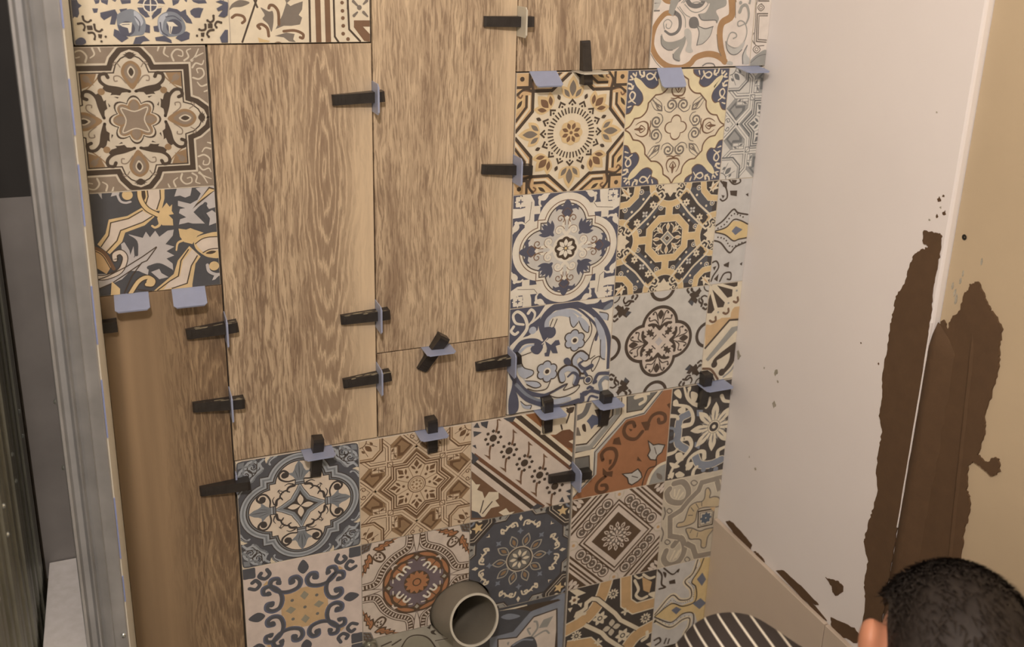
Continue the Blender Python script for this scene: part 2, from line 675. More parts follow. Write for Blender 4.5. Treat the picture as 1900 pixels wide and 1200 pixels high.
def d_bluefoil(p):
    p.bg = 'navy'
    p.P('white', "300 775 850 775 1010 840 1010 690 870 610 300 600", sym=4)
    p.P('white', "600 1010 610 850 650 700 650 500 790 500 790 700 760 850 770 1010", sym=4)
    p.put('white', [p.disc(0, 440, 545, 40), p.disc(440, 0, 545, 40), p.disc(0, -440, 545, 40), p.disc(-440, 0, 545, 40)])
    p.L('dark', "500 770 560 690 870 660", 9, sym=4)
    for k, (x, y) in enumerate(((860, 880), (-860, 880), (860, -880), (-860, -880))):
        p.rays('white', x, y, 4, 16, 120, 90, off=0.5)
        p.rays('white', x, y, 4, 40, 110, 40)
    for q in ("400 980 500 920 520 830 490 780", "360 1000 450 960", "930 520 900 440 960 380 1000 400"):
        p.S('white', q, 66, 26, sym=8)
    p.foil('brown', 440, 425, 545)
    p.foil('white', 440, 410, 530)
    p.foil('dark', 440, 370, 490)
    p.foil('grey', 440, 350, 470)
    fl = "-30 560 -110 640 -90 690 -160 700 -210 660 -215 730 -160 780 -90 750 -60 790 -50 830 0 870 50 830 60 790 90 750 160 780 215 730 210 660 160 700 90 690 110 640 30 560"
    p.P('navy', fl, sym=4)
    p.C('navy', "230 260 260 230 360 290 340 330 330 390 290 350", sym=4)
    p.E('navy', "270 270 470 440 270 270 440 470 260 290 370 520 290 260 520 370 250 300 280 520 300 250 520 280", 74, sym=4)
    p.S('white', "0 250 60 330 50 480 0 560", 60, 40, sym=8)
    p.spiral('brown', 135, 320, 95, 160, -1.2, 20, sym=8)
    p.spiral('white', 135, 320, 75, 160, -1.2, 34, sym=8)
    p.spiral('brown', 120, 530, 80, 230, -1.2, 16, sym=8)
    p.S('brown', "40 560 90 640 0 720", 16, 8, sym=8)
    p.S('brown', "30 420 40 520 110 600", 14, 10, sym=8)
    p.D('white', 0, 0, 245)
    p.lobed('dark', 185, 8, 25)
    p.rays('white', 0, 0, 8, 34, 172, 74)
    p.D('gold2', 0, 0, 26)


def d_goldocta(p):
    p.bg = 'soot'
    p.P('slate2', "200 500 560 200 900 420 900 600 620 900 420 900", sym=4)
    for x, y in ((170, 575), (575, 170), (585, 890), (890, 585)):
        p.D('cream', x, y, 50, sym=4)
        p.D('slate2', x, y, 36, sym=4)
        p.D('grey', x, y, 20, sym=4)
    p.P('cream', "0 760 60 840 130 830 120 900 190 940 120 1000 -120 1000 -190 940 -120 900 -130 830 -60 840", sym=4)
    p.spiral('cream', 220, 950, 66, 0, 1.2, 22, sym=8)
    p.D('cream', 200, 800, 26, sym=8)
    p.D('cream', 400, 1000, 40, sym=8)
    arc = [(370 * cos(radians(a)), 1000 + 370 * sin(radians(a))) for a in range(184, 357, 12)]
    for c, w in (('cream', 128), ('gold', 104)):
        p.put(c, p.strip(arc, w), 4)
        p.L(c, "0 400 0 660", w + 22, sym=4)
        p.L(c, "665 1020 690 830 820 690 1020 665", w - 6, sym=4)
        oc = "180 370 370 180 370 -180 180 -370 -180 -370 -370 -180 -370 180 -180 370"
        p.L(c, oc, w + 8, True)
    p.L('gold', "0 400 0 660", 120, sym=4)
    p.P('soot', "130 300 300 130 300 -130 130 -300 -130 -300 -300 -130 -300 130 -130 300")
    p.E('cream', "0 140 0 300", 74, sym=4)
    p.E('cream', "90 90 230 230", 80, sym=4)
    p.E('tan', "0 160 0 270 100 100 190 190", 34, sym=4)
    p.S('cream', "60 270 110 220 110 160", 20, 12, sym=8)
    p.S('cream', "150 280 170 230 140 200", 18, 10, sym=8)
    p.P('cream', "0 150 150 0 0 -150 -150 0")
    p.P('stone2', "0 120 120 0 0 -120 -120 0")
    p.P('cream', "0 62 62 0 0 -62 -62 0")
    p.P('dark', "0 48 48 0 0 -48 -48 0")
    p.P('soot', "250 760 580 310 760 230 830 330 560 590 330 840 ", sym=4)
    p.P('soot', "270 800 590 480 800 270 720 210 480 470 210 720", sym=4)
    p.L('cream', "390 840 570 620 620 570 840 390", 36, sym=4)
    p.L('cream', "110 790 150 740 400 450 450 400 740 150 790 110", 36, sym=4)
    p.S('cream', "400 830 320 890 250 850 170 880 110 790", 30, sym=8)
    for x, y, r in ((480, 490, 60), (340, 640, 66), (640, 340, 66)):
        for a, b in ((x, y), (-y, x), (-x, -y), (y, -x)):
            p.rays('cream' if r > 60 else 'grey', a, b, 6 if r > 60 else 4, 8, r + 10, 44, off=0.5)
        if r > 60:
            p.D('dark', x, y, 18, sym=4)
    p.D('cream', 545, 760, 24, sym=8)
    p.D('cream', 300, 420, 24, sym=8)
    p.E('cream', "1000 1000 800 800 1000 860 780 880 860 1000 880 780", 70, sym=4)
    p.E('tan', "960 960 830 830", 34, sym=4)


def d_greyfoil(p):
    p.bg = 'grey'
    p.D('dark', 0, 1060, 270, sym=4)
    p.D('dove', 0, 1060, 205, sym=4)
    p.put('dark', [p.disc(0, 330, 385, 40), p.disc(330, 0, 385, 40), p.disc(0, -330, 385, 40), p.disc(-330, 0, 385, 40)])
    p.put('greige', [p.disc(0, 330, 322, 40), p.disc(330, 0, 322, 40), p.disc(0, -330, 322, 40), p.disc(-330, 0, 322, 40)])
    p.C('dark', "0 440 55 510 60 560 0 630 -60 560 -55 510", sym=4)
    for q, a, b in (("0 250 80 330 170 360 240 350", 60, 40), ("40 360 110 440 220 430 240 490", 24, 22), ("50 430 90 560 130 600 160 560", 26, 22), ("0 300 30 340 50 420", 22, 12)):
        p.S('dark', q, a, b, sym=8)
    p.D('dark', 235, 490, 24, sym=8)
    p.D('dark', 155, 560, 24, sym=8)
    p.P('dark', "90 330 130 260 180 330 230 320 240 380 150 370", sym=8)
    p.P('dark', "110 110 160 130 200 110 210 160 280 160 240 200 280 240 240 250 250 290 200 250 160 280 160 210 110 200 130 160", sym=4)
    p.S('dark', "70 130 120 90 150 60", 22, 10, sym=8)
    p.P('mauve', "0 90 80 0 0 -90 -80 0")
    p.P('dark', "560 720 640 640 680 700 740 660 770 740 720 780 800 800 770 870 840 900 780 960 700 900 640 940 640 860 570 860 620 800", sym=4)
    p.P('slate', "580 700 660 620 690 700 620 750", sym=4)
    for q in ("860 600 880 690 840 760 900 800 960 780", "900 560 960 520 1000 560", "870 640 800 700 800 760"):
        p.S('dark', q, 44, 28, sym=8)
    p.ring('dark', 1000, 1000, 120, 24, sym=4)
    p.E('dark', "600 1000 640 900 1000 600 900 640", 60, sym=4)


def d_fleur(p):
    p.bg = 'slate2'
    p.S('fleurl', "360 1000 430 960 480 900 460 850", 60, 30, sym=8)
    p.S('soot', "400 990 470 930 490 870", 14, sym=8)
    p.spiral('fleurl', 730, 850, 150, 200, 1.5, 62, sym=8)
    p.spiral('soot', 730, 850, 118, 200, 1.5, 18, sym=8)
    p.S('fleur', "600 760 680 700 720 640", 50, 24, sym=8)
    p.S('fleurl', "560 960 620 900 600 800 700 720", 36, sym=8)
    p.S('fleur', "980 700 900 760 880 860 940 940", 44, 20, sym=8)
    p.S('soot', "600 990 660 930 680 760 760 680", 14, sym=8)
    p.P('fleur', "880 880 970 860 960 960 860 970", sym=4)
    p.P('cream', "440 1000 500 930 520 880 540 960 520 1000", sym=8)
    p.P('cream', "1000 1000 850 1000 960 980 980 960 1000 850", sym=4)
    for c, cc, r, sq in (('soot', 450, 545, 645), ('fleurl', 450, 530, 630), ('fleur', 450, 500, 598), ('fleurl', 450, 470, 565), ('soot', 450, 440, 535), ('fleur', 450, 420, 512), ('soot', 450, 405, 498), ('peach', 450, 385, 480)):
        p.foil(c, cc, r, sq)
    p.P('peach', "360 480 480 480 480 360 420 420", sym=4)
    for c, k in (('soot', 1.06), ('fleurl', 1.0), ('fleur', 0.9), ('soot', 0.68)):
        S_ = nums("0 430 60 300 130 190 150 150 190 130 300 60 430 0 300 -60 190 -130 150 -150 130 -190 60 -300 0 -430 -60 -300 -130 -190 -150 -150 -190 -130 -300 -60 -430 0 -300 60 -190 130 -150 150 -130 190 -60 300")
        p.P(c, [(x * k, y * k) for x, y in S_])
    p.E('peach', "0 10 0 215", 100, sym=4)
    p.P('soot', "-85 400 85 400 75 500 -75 500", sym=4)
    p.P('fleur', "-70 415 70 415 60 440 -60 440", sym=4)
    p.P('fleurl', "-65 455 65 455 60 485 -60 485", sym=4)
    lf = "-60 490 -100 560 -190 640 -110 640 -80 690 -60 760 0 850 60 760 80 690 110 640 190 640 100 560 60 490"
    p.P('fleur', lf, sym=4)
    p.E('slate', "0 500 0 820", 14, sym=4)
    p.E('slate', "-20 500 -70 690 20 500 70 690", 10, sym=4)
    p.S('soot', "80 500 200 490 310 550 330 640 260 700 190 650 200 590 250 590", 26, 44, sym=8)
    p.D('soot', 240, 610, 54, sym=8)
    p.S('soot', "90 400 180 380 210 320 170 290", 50, 20, sym=8)
    p.S('soot', "230 330 290 310 300 260", 30, 12, sym=8)
    p.S('soot', "290 330 350 350 370 320", 16, 8, sym=8)
    p.S('soot', "110 430 190 450 250 420", 24, 10, sym=8)


def d_scrollstar(p):
    p.bg = 'pink'
    p.P('tan', "0 400 200 330 480 480 330 200 400 0 330 -200 480 -480 200 -330 0 -400 -200 -330 -480 -480 -330 -200 -400 0 -330 200 -480 480 -200 330")
    p.P('tan', "-90 400 90 400 60 280 -60 280", sym=4)
    p.P('tan', "560 610 610 560 680 610 610 680", sym=4)
    p.S('indigo', "410 590 430 680 540 680 560 560 450 430 270 370 100 420 50 540 110 640 210 630 220 540", 70, 84, sym=8)
    p.S('slate2', "400 570 430 660 520 660 545 560 440 430 270 385 110 430 70 540 120 620 190 610 200 550", 54, 62, sym=8)
    p.D('slate2', 195, 560, 56, sym=8)
    p.D('slate2', 420, 600, 50, sym=8)
    p.C('slate2', "0 950 95 790 0 670 -95 790", sym=4)
    p.C('slate2', "800 990 790 900 790 800 900 790 990 800 1000 900 990 990 900 1000", sym=4)
    p.S('slate2', "600 900 560 800 640 730 730 790 700 850", 66, 70, sym=8)
    p.P('olive2', "0 330 75 240 0 150 -75 240", sym=4)
    for x, y in ((0, 0), (210, 190), (-210, 190), (210, -190), (-210, -190)):
        p.D('olive', x, y, 30)


def d_rosette(p):
    p.bg = 'greige'
    path = "112 1010 128 820 190 720 420 600 600 420 720 190 820 128 1010 112"
    # corner leaves
    p.C('bark', "640 560 740 600 800 680 760 760 680 800 600 740 560 640", sym=4)
    p.C('greige', "640 600 720 630 770 690 750 750 690 770 630 720 600 640", sym=4)
    p.D('bark', 670, 725, 22, sym=8)
    p.D('bark', 735, 735, 20, sym=4)
    p.E('bark', "640 640 700 700", 30, sym=4)
    lf = "300 1000 420 960 400 920 500 900 480 860 580 860 560 800 640 790 720 800 800 860 760 900 700 900 690 950 600 940 580 985 470 975 430 1010"
    p.P('bark', lf, sym=8)
    p.P('terra', "340 990 450 955 440 925 530 905 520 875 610 870 600 830 650 815 720 830 765 862 740 880 680 880 660 925 590 918 560 962 470 955 420 990", sym=8)
    p.S('bark', "430 970 560 920 700 850", 16, 8, sym=8)
    p.P('stone', "800 1010 850 850 1010 800 1010 1010", sym=4)
    p.L('bark', "830 1000 900 850", 18, sym=8)
    p.L('bark', "900 1000 950 860", 16, sym=8)
    p.L('bark', "960 1000 990 890", 14, sym=8)
    # beaded frame
    p.D('plum', 0, 0, 640)
    for c, w in (('bark', 172), ('greige', 140), ('bark', 96)):
        p.S(c, path, w, sym=4)
    p.ticks('greige', path, 22, 70, 26, sym=4)
    p.P('greige', "-62 1010 -44 800 0 600 44 800 62 1010", sym=4)
    p.L('bark', "-66 1010 -48 800 0 600 48 800 66 1010", 16, sym=4)
    # tulips
    p.C('bark', "10 610 120 630 270 590 420 480 500 360 450 330 370 400 250 440 130 500 20 500", sym=8)
    p.C('terra', "50 585 150 590 270 550 370 470 340 450 240 490 130 530", sym=8)
    p.P('greige', "330 440 420 420 440 340 470 400 420 470", sym=4)
    p.C('bark', "150 470 300 480 400 400 480 300 470 150 330 190 230 230 190 330", sym=4)
    p.C('terra', "200 430 280 430 360 360 430 280 430 200 330 240 240 330", sym=4)
    p.S('bark', "240 240 330 330 400 400", 26, 14, sym=4)
    p.S('white', "130 320 200 370 250 320 200 250", 44, 34, sym=8)
    p.S('white', "90 440 170 440", 26, 10, sym=8)
    p.P('bark', "0 590 70 520 0 430 -70 520", sym=4)
    p.P('khaki', "0 560 42 520 0 470 -42 520", sym=4)
    p.D('plum', 0, 0, 262)
    p.D('bark', 0, 0, 240)
    p.rays('terra', 0, 0, 12, 60, 236, 92)
    p.D('bark', 0, 0, 82)
    p.ringdots('terra', 12, 112, 13, 0.5)
    p.D('terra', 0, 0, 60)


def d_darkrosette(p):
    p.bg = 'slate2'
    p.P('soot', "1000 1000 430 1000 600 830 830 600 1000 430", sym=4)
    p.P('stone2', "260 1000 330 900 480 900 520 1000", sym=8)
    p.P('soot', "380 1000 400 930 440 950 420 1000", sym=8)
    p.L('soot', "200 1010 290 880 540 870 870 540 880 290 1010 200", 26, sym=4)
    p.L('sand', "220 1010 305 905 500 900", 12, sym=8)
    for q, c, w in (("560 1010 560 900 900 560 1010 560", 'soot', 60), ("580 1010 580 910 910 580 1010 580", 'sand', 14), ("640 1010 640 930 930 640 1010 640", 'sand', 14)):
        p.L(c, q, w, sym=4)
    p.put('gold', [[(850 + 120 * cos(a), 850 + 120 * sin(a)), (850 + 55 * cos(a + 0.63), 850 + 55 * sin(a + 0.63)), (850, 850), (850 + 55 * cos(a - 0.63), 850 + 55 * sin(a - 0.63))] for a in [k * 2 * pi / 5 + 0.3 for k in range(5)]], 4)
    p.E('cream', "760 980 850 990 980 760 990 850", 44, sym=4)
    p.ring('steel2', 1000, 1000, 80, 40, sym=4)
    p.D('sand', 0, 0, 275)
    p.rays('khaki', 0, 0, 10, 255, 560, 170)
    p.rays('slate2', 0, 0, 10, 285, 525, 130)
    p.rays('strapm', 0, 0, 10, 320, 470, 70)
    p.D('soot', 0, 0, 252)
    p.D('olive', 0, 0, 226)
    p.rays('cream', 0, 0, 8, 62, 205, 66)
    p.D('soot', 0, 0, 46)
    for k in range(8):
        a = k * pi / 4 + pi / 2
        f = lambda r, t: (r * cos(a + t), r * sin(a + t))
        p.put('steel', [p.lens(f(540, 0), f(680, 0), 50), p.lens(f(610, -0.11), f(610, 0.11), 50)])
        if k % 2 == 0:
            p.put('cream', [[f(820, 0), f(880, 0.045), f(960, 0), f(880, -0.045)]])
        else:
            p.put('cream', [[f(860, 0), f(930, 0.05), f(900, 0), f(930, -0.05)]])
    p.S('cream', "60 720 90 800 170 800 180 730 130 730", 34, 30, sym=8)
    p.S('cream', "150 790 250 740 300 680 380 720 380 640 330 620", 44, 30, sym=8)
    p.D('cream', 130, 745, 26, sym=8)
    p.D('cream', 345, 645, 28, sym=8)
    p.S('cream', "250 740 300 780", 26, 8, sym=8)


def d_browndiamond(p):
    p.bg = 'bark'

    def dia(c, k):
        p.P(c, [(0, k), (k, 0), (0, -k), (-k, 0)])
    for c, k in (('greige', 1580), ('bark', 1500), ('greige', 1450), ('bark', 1405), ('greige', 1345), ('bark', 1270), ('greige', 1205)):
        dia(c, k)
    for i in range(5):
        t = (i + 0.5) / 5
        x, y = 180 + 640 * t, 820 - 640 * t
        p.D('bark', x, y, 126, sym=4)
        p.D('greige', x, y, 104, sym=4)
        p.D('umber', x, y, 74, sym=4)
        p.D('greige', x, y, 16, sym=4)
        for q in ((x, y), (-y, x), (-x, -y), (y, -x)):
            p.rays('bark', q[0], q[1], 6, 14, 72, 22)
    p.P('greige', "0 760 90 850 60 1000 -60 1000 -90 850", sym=4)
    p.S('sand', "0 820 80 880 100 1000", 26, sym=8)
    p.D('caramel', 0, 930, 36, sym=4)
    for c, k in (('bark', 830), ('greige', 785), ('bark', 735), ('greige', 690), ('bark', 545)):
        dia(c, k)
    p.rays('greige', 0, 0, 12, 190, 330, 84)
    p.rays('bark', 0, 0, 12, 210, 300, 30)
    p.rays('greige', 0, 0, 12, 130, 220, 60, off=0.5)
    p.D('umber', 0, 0, 150)
    p.rays('greige', 0, 0, 8, 40, 150, 52)
    p.rays('bark', 0, 0, 8, 40, 130, 24, off=0.5)
    p.D('greige', 0, 0, 40)
    p.D('bark', 0, 0, 22)
    p.E('greige', "1000 1000 860 820 1000 900 900 760 900 1000 760 900", 70, sym=4)
    p.D('greige', 860, 860, 50, sym=4)


def d_roses(p):
    p.bg='cream'
    p.P('navy','-1024 31 -922 32 -906 -12 -868 -44 -912 -77 -908 -143 -934 -197 -974 -186 -998 -219 -1012 -153 -1027 -99')
    p.P('navy','-716 33 -643 33 -658 -11 -700 -22')
    p.P('navy','-747 -77 -674 -77 -690 -132 -732 -137')
    p.P('navy','-633 33 -539 33 -555 -33 -626 0')
    p.P('navy','-497 33 -434 34 -458 6')
    p.P('navy','-392 34 -260 34 -263 -10 -376 -21')
    p.P('navy','-148 35 -51 35 -99 -20 -183 -10')
    p.P('navy','13 36 143 36 172 -20 75 -9')
    p.P('navy','263 37 362 37 337 -8 269 -42')
    p.P('navy','417 37 461 37 448 4')
    p.P('navy','517 38 695 38 715 -7 602 -13 537 10')
    p.P('navy','-653 -132 -466 -88 -440 -154 -483 -287 -547 -287 -516 -176 -615 -231 -653 -187')
    p.P('navy','-413 -88 -317 -76 -321 -132 -397 -143')
    p.P('navy','-188 -65 -102 -65 -37 -188 -91 -199 -161 -132')
    p.P('navy','-14 -177 47 -87 125 -65 109 -132 39 -188 -7 -222')
    p.P('navy','175 -121 212 -65 320 -87 362 -121 431 -87 437 -155 488 -223 506 -281 429 -269 368 -189 304 -155')
    p.P('navy','485 -110 531 -75 599 -64 665 -75 627 -155 612 -201 545 -201 493 -155')
    p.P('navy','-499 -343 -407 -388 -329 -468 -419 -523 -458 -489 -517 -432')
    p.P('navy','-281 -548 -242 -458 -132 -436 -61 -505 -149 -515 -184 -549')
    p.P('navy','-98 -278 -45 -301 -53 -403 -128 -391')
    p.P('navy','-3 -312 63 -301 67 -392 3 -380')
    p.P('navy','7 -460 130 -438 213 -496 221 -542 135 -518 15 -506')
    p.P('navy','270 -474 343 -394 421 -383 464 -407 448 -487 345 -521')
    p.C('steel','-440 -154 -340 -99 -254 -87 -162 -143 -104 -222 -102 -334 -142 -424 -240 -435 -327 -445 -420 -411 -454 -321 -457 -232')
    p.C('steel','84 -177 175 -121 295 -132 378 -212 414 -326 375 -406 250 -451 119 -438 60 -347 56 -256')
    p.C('blue','-234 -110 -163 -154 -128 -255 -176 -311 -223 -233')
    p.C('blue','70 -211 152 -143 195 -155 132 -256 98 -415 69 -369')
    p.D('navy',-334,-338,96)
    p.D('navy',265,-319,103)
    p.S('navy','-442 -299 -409 -411 -315 -434',18)
    p.S('navy','-229 -177 -172 -266 -192 -379',13)
    p.S('navy','89 -256 101 -381 174 -439',16)
    p.S('navy','159 -189 270 -177 364 -246',13)
    p.P('white','-430 -282 -386 -265 -268 -260 -290 -389 -317 -400 -328 -333 -400 -310')
    p.P('white','171 -251 253 -257 315 -314 249 -314 214 -416 193 -405 194 -313')
    p.L('navy','-399 -290 -302 -283',9)
    p.L('navy','218 -314 206 -405',9)
    p.D('navy',-19,-34,92)
    p.S('white','-12 58 51 30 71 -33 41 -96 -26 -126 -89 -96 -107 -34 -79 30',17,closed=True)
    p.L('white','-174 -26 149 -37',15)
    p.L('white','-14 35 -28 -222',15)
    p.S('dark','-870 -181 -860 -230 -815 -253 -777 -231',28,21)
    p.D('dark',-870,-181,16)
    p.D('dark',-777,-231,16)
    p.S('dark','-936 -274 -884 -269 -857 -308 -872 -357',28,21)
    p.D('dark',-936,-274,16)
    p.D('dark',-872,-357,16)
    p.S('dark','-740 -286 -731 -353 -686 -375 -652 -353',28,22)
    p.D('dark',-740,-286,16)
    p.D('dark',-652,-353,16)
    p.S('dark','-818 -391 -766 -391 -743 -430 -753 -475',28,22)
    p.D('dark',-818,-391,16)
    p.D('dark',-753,-475,16)
    p.S('dark','789 -173 785 -230 744 -259 706 -236',30,23)
    p.D('dark',789,-173,17)
    p.D('dark',706,-236,17)
    p.S('dark','886 -265 835 -253 804 -294 819 -328',30,23)
    p.D('dark',886,-265,17)
    p.D('dark',819,-328,17)
    p.S('dark','674 -293 670 -351 624 -368 591 -356',30,23)
    p.D('dark',674,-293,17)
    p.D('dark',591,-356,17)
    p.S('dark','777 -363 720 -374 689 -420 709 -455',30,23)
    p.D('dark',777,-363,17)
    p.D('dark',709,-455,17)
    p.P('dark','-835 -297 -767 -297 -762 -352 -830 -352')
    p.P('dark','709 -276 771 -276 767 -340 705 -339')
    p.P('dark','-705 -408 -653 -414 -668 -465 -704 -453')
    p.P('dark','605 -402 656 -397 647 -455 607 -454')
    p.D('dark',-613,-443,15)
    p.D('dark',-671,-504,15)
    p.D('dark',554,-440,16)
    p.D('dark',616,-495,16)
    p.D('dark',-1012,-422,15)
    p.C('navy','-989 -495 -927 -451 -877 -468 -861 -518 -916 -551 -988 -545')
    p.P('navy','856 -468 931 -364 971 -364 961 -539 875 -538')
    p.P('navy','829 16 898 39 998 5 977 -167 930 -196 851 -178 925 -87 855 -110 835 -75 929 -18')
def d_leaf(p):
    p.bg='cream'
    p.L('dark','-607 69 -844 -546',26)
    p.P('umber','-373 -362 -269 -164 -205 6 -150 -41 -91 -13 26 25 12 -88 -39 -164 8 -202 -25 -297 -142 -316 -257 -315')
    p.C('umber','-567 -61 -457 -116 -400 -116 -397 -257 -432 -399 -474 -295 -546 -219 -515 -163')
    p.P('umber','-387 -456 -222 -410 -107 -430 -130 -507 -93 -546 -189 -535 -263 -477')
    p.S('brown','-323 -296 -325 -126 -378 -42 -434 -32 -455 -70',41)
    p.S('brown','-472 -456 -487 -351 -559 -294 -617 -313 -590 -351',41)
    p.S('brown','-260 -391 -106 -382 9 -431 7 -489 -32 -479',39)
    p.S('brown','-963 -200 -906 -163 -815 -181 -790 -237 -829 -274',37)
    p.C('umber','-994 -98 -953 -15 -840 40 -712 4 -826 -52 -937 -61')
    p.P('gold','-625 -473 -550 -502 -457 -522 -477 -545 -609 -543')
    p.C('brown','-401 -557 -343 -535 -286 -559')
    p.L('dark','120 82 112 -552',29)
    p.L('brown','237 83 236 -553',78)
    p.L('brown','374 84 375 -555',79)
    p.L('dark','468 84 471 -474 528 -557',28)
    p.D('brown',589,8,27)
    p.D('brown',592,-107,27)
    p.D('brown',595,-209,28)
    p.D('brown',598,-319,28)
    p.D('brown',594,-432,28)
    p.D('brown',664,-509,28)
    p.L('dark','670 85 684 -369 852 -549',28)
    p.P('brown','757 -242 1031 -243 1029 -332 887 -331 1027 -479 1026 -558 903 -537 755 -340')
    p.D('umber',841,-59,36)
    p.S('umber','753 28 821 -39',43,24)
    p.S('umber','954 38 903 -10',43,24)
    p.S('umber','758 -175 810 -126',43,24)
    p.S('umber','901 -126 960 -185',44,24)
def d_slate(p):
    p.bg='slate'
    p.P('gold','-465 606 -218 639 -18 744 152 609 3 483 -266 398 -318 265 -497 96 -645 256 -524 406')
    p.P('greige','-429 557 -195 591 -8 698 110 612 -21 531 -331 435 -384 301 -547 147 -609 215 -486 372')
    p.L('dark','-7 706 -208 600 -443 558 -486 372 -602 214',16)
    p.L('dark','117 612 -21 531 -324 434 -385 286 -535 134',16)
    p.P('gold','-35 1033 309 1032 296 858 241 678 20 696 -13 805 -48 883')
    p.P('greige','88 1032 253 1028 241 862 180 706 103 705 56 800 85 904')
    p.L('dark','246 1025 241 862 180 702',16)
    p.L('dark','74 1028 80 904 42 801',16)
    p.S('dark','-27 1047 -27 882 50 724 221 603',81)
    p.S('gold','-27 1047 -27 882 50 724 221 603',55)
    p.C('dark','24 1006 45 982 46 891 16 856 -2 940')
    p.P('gold','212 665 319 795 357 731 394 766 380 668 405 619 334 610 385 544 385 450 294 458 238 463 190 560')
    p.S('gold','198 574 205 481 139 440 99 467',44,29)
    p.P('gold','584 119 731 -55 652 -159 587 -475 579 -588 35 -527 339 -287 411 -87')
    p.P('greige','623 68 703 -36 608 -155 515 -451 179 -519 259 -407 423 -328 482 -94')
    p.L('dark','573 72 454 -91 401 -326 274 -393 93 -517',17)
    p.L('dark','689 -34 592 -185 515 -451 294 -508',17)
    p.C('gold','662 207 782 275 1045 276 1024 -75 861 -83 762 -26 668 79')
    p.C('greige','686 141 792 211 1041 217 1030 29 839 31 779 5')
    p.S('dark','665 143 808 225 1042 227',15)
    p.S('dark','764 -2 869 44 1031 45',15)
    p.C('dark','807 -14 882 19 955 4 894 -30')
    p.P('gold','453 398 558 373 617 392 672 363 798 305 709 266 629 146 516 188 465 272')
    p.S('gold','519 220 430 180 401 73',39,21)
    p.P('mauve','-227 372 -93 321 -40 301 9 390 58 300 135 394 184 297 303 380 388 388 367 296 259 180 377 130 265 70 367 -3 257 -40 336 -127 335 -239 206 -162 66 -132 8 -157 -15 -266 -135 -190 -246 -178 -366 -292 -651 -402 -704 -381 -685 -179 -496 -199 -305 -63 -226 54 -174 18 -119 91 -127 247')
    p.S('slate','-256 351 -141 248 -143 54',58,44)
    p.S('slate','8 -154 152 -124 315 -229',60,36)
    p.P('mauve','-335 235 -291 262 -233 133 -226 62 -173 189 -172 34 -274 -19 -332 111')
    p.P('mauve','31 -223 147 -187 170 -253 265 -327 135 -345')
    p.S('dark','-436 13 -429 90 -345 113 -299 15 -383 -164 -568 -239 -717 -231',85)
    p.S('greige','-436 13 -429 90 -345 113 -299 15 -383 -164 -568 -239 -717 -231',58)
    p.L('dark','137 153 -62 23 -295 -110 -567 -231 -707 -271',16)
    p.L('dark','137 145 -11 -45 -83 -69 -223 -244 -358 -514',16)
    p.L('dark','-84 -77 -333 -232 -508 -339 -707 -412',16)
    p.P('tan','-706 178 -599 168 -485 -76 -564 -192 -690 -86')
    p.S('brown','-702 223 -563 118 -462 -125',49)
    p.S('dark','-706 178 -593 90 -503 -121',13)
    p.S('dark','-275 -524 -148 -347 -31 -296 49 -352 30 -414 -40 -406',81)
    p.S('gold','-275 -524 -148 -347 -31 -296 49 -352 30 -414 -40 -406',54)
    p.D('gold',12,-372,57)
    p.L('dark','-172 -472 22 -517',17)
    p.P('gold','-506 -308 -406 -430 -415 -540 -539 -525')
    p.P('mauve','431 879 491 1042 688 1029 650 878 577 853 509 888')
    p.P('mauve','728 980 988 1024 996 682 893 659 842 756 767 715 676 629 795 479 822 445 721 453 650 459 594 480 536 469 464 459 484 536 571 560 476 629 495 689 566 699 470 738 475 814 641 756 745 810 794 899')
    p.P('dark','664 676 914 990 1020 952 921 874')
    p.P('gold','727 757 917 964 995 939 915 890')
    p.S('slate','848 740 805 634 875 488',57,39)
    p.P('mauve','853 599 936 640 1004 572 996 446 878 409 899 517')
    p.D('gold',-192,946,71)
    p.S('mauve','-325 978 -293 871 -229 836 -160 846',31)
    p.P('mauve','-409 939 -358 1055 -278 1049 -299 961')
    p.P('mauve','-576 1011 -523 1007 -525 911')
    p.D('gold',912,-217,71)
    p.S('mauve','818 -192 834 -290 919 -348 1007 -357',46)
    p.P('mauve','868 -441 920 -332 1008 -341 914 -429')
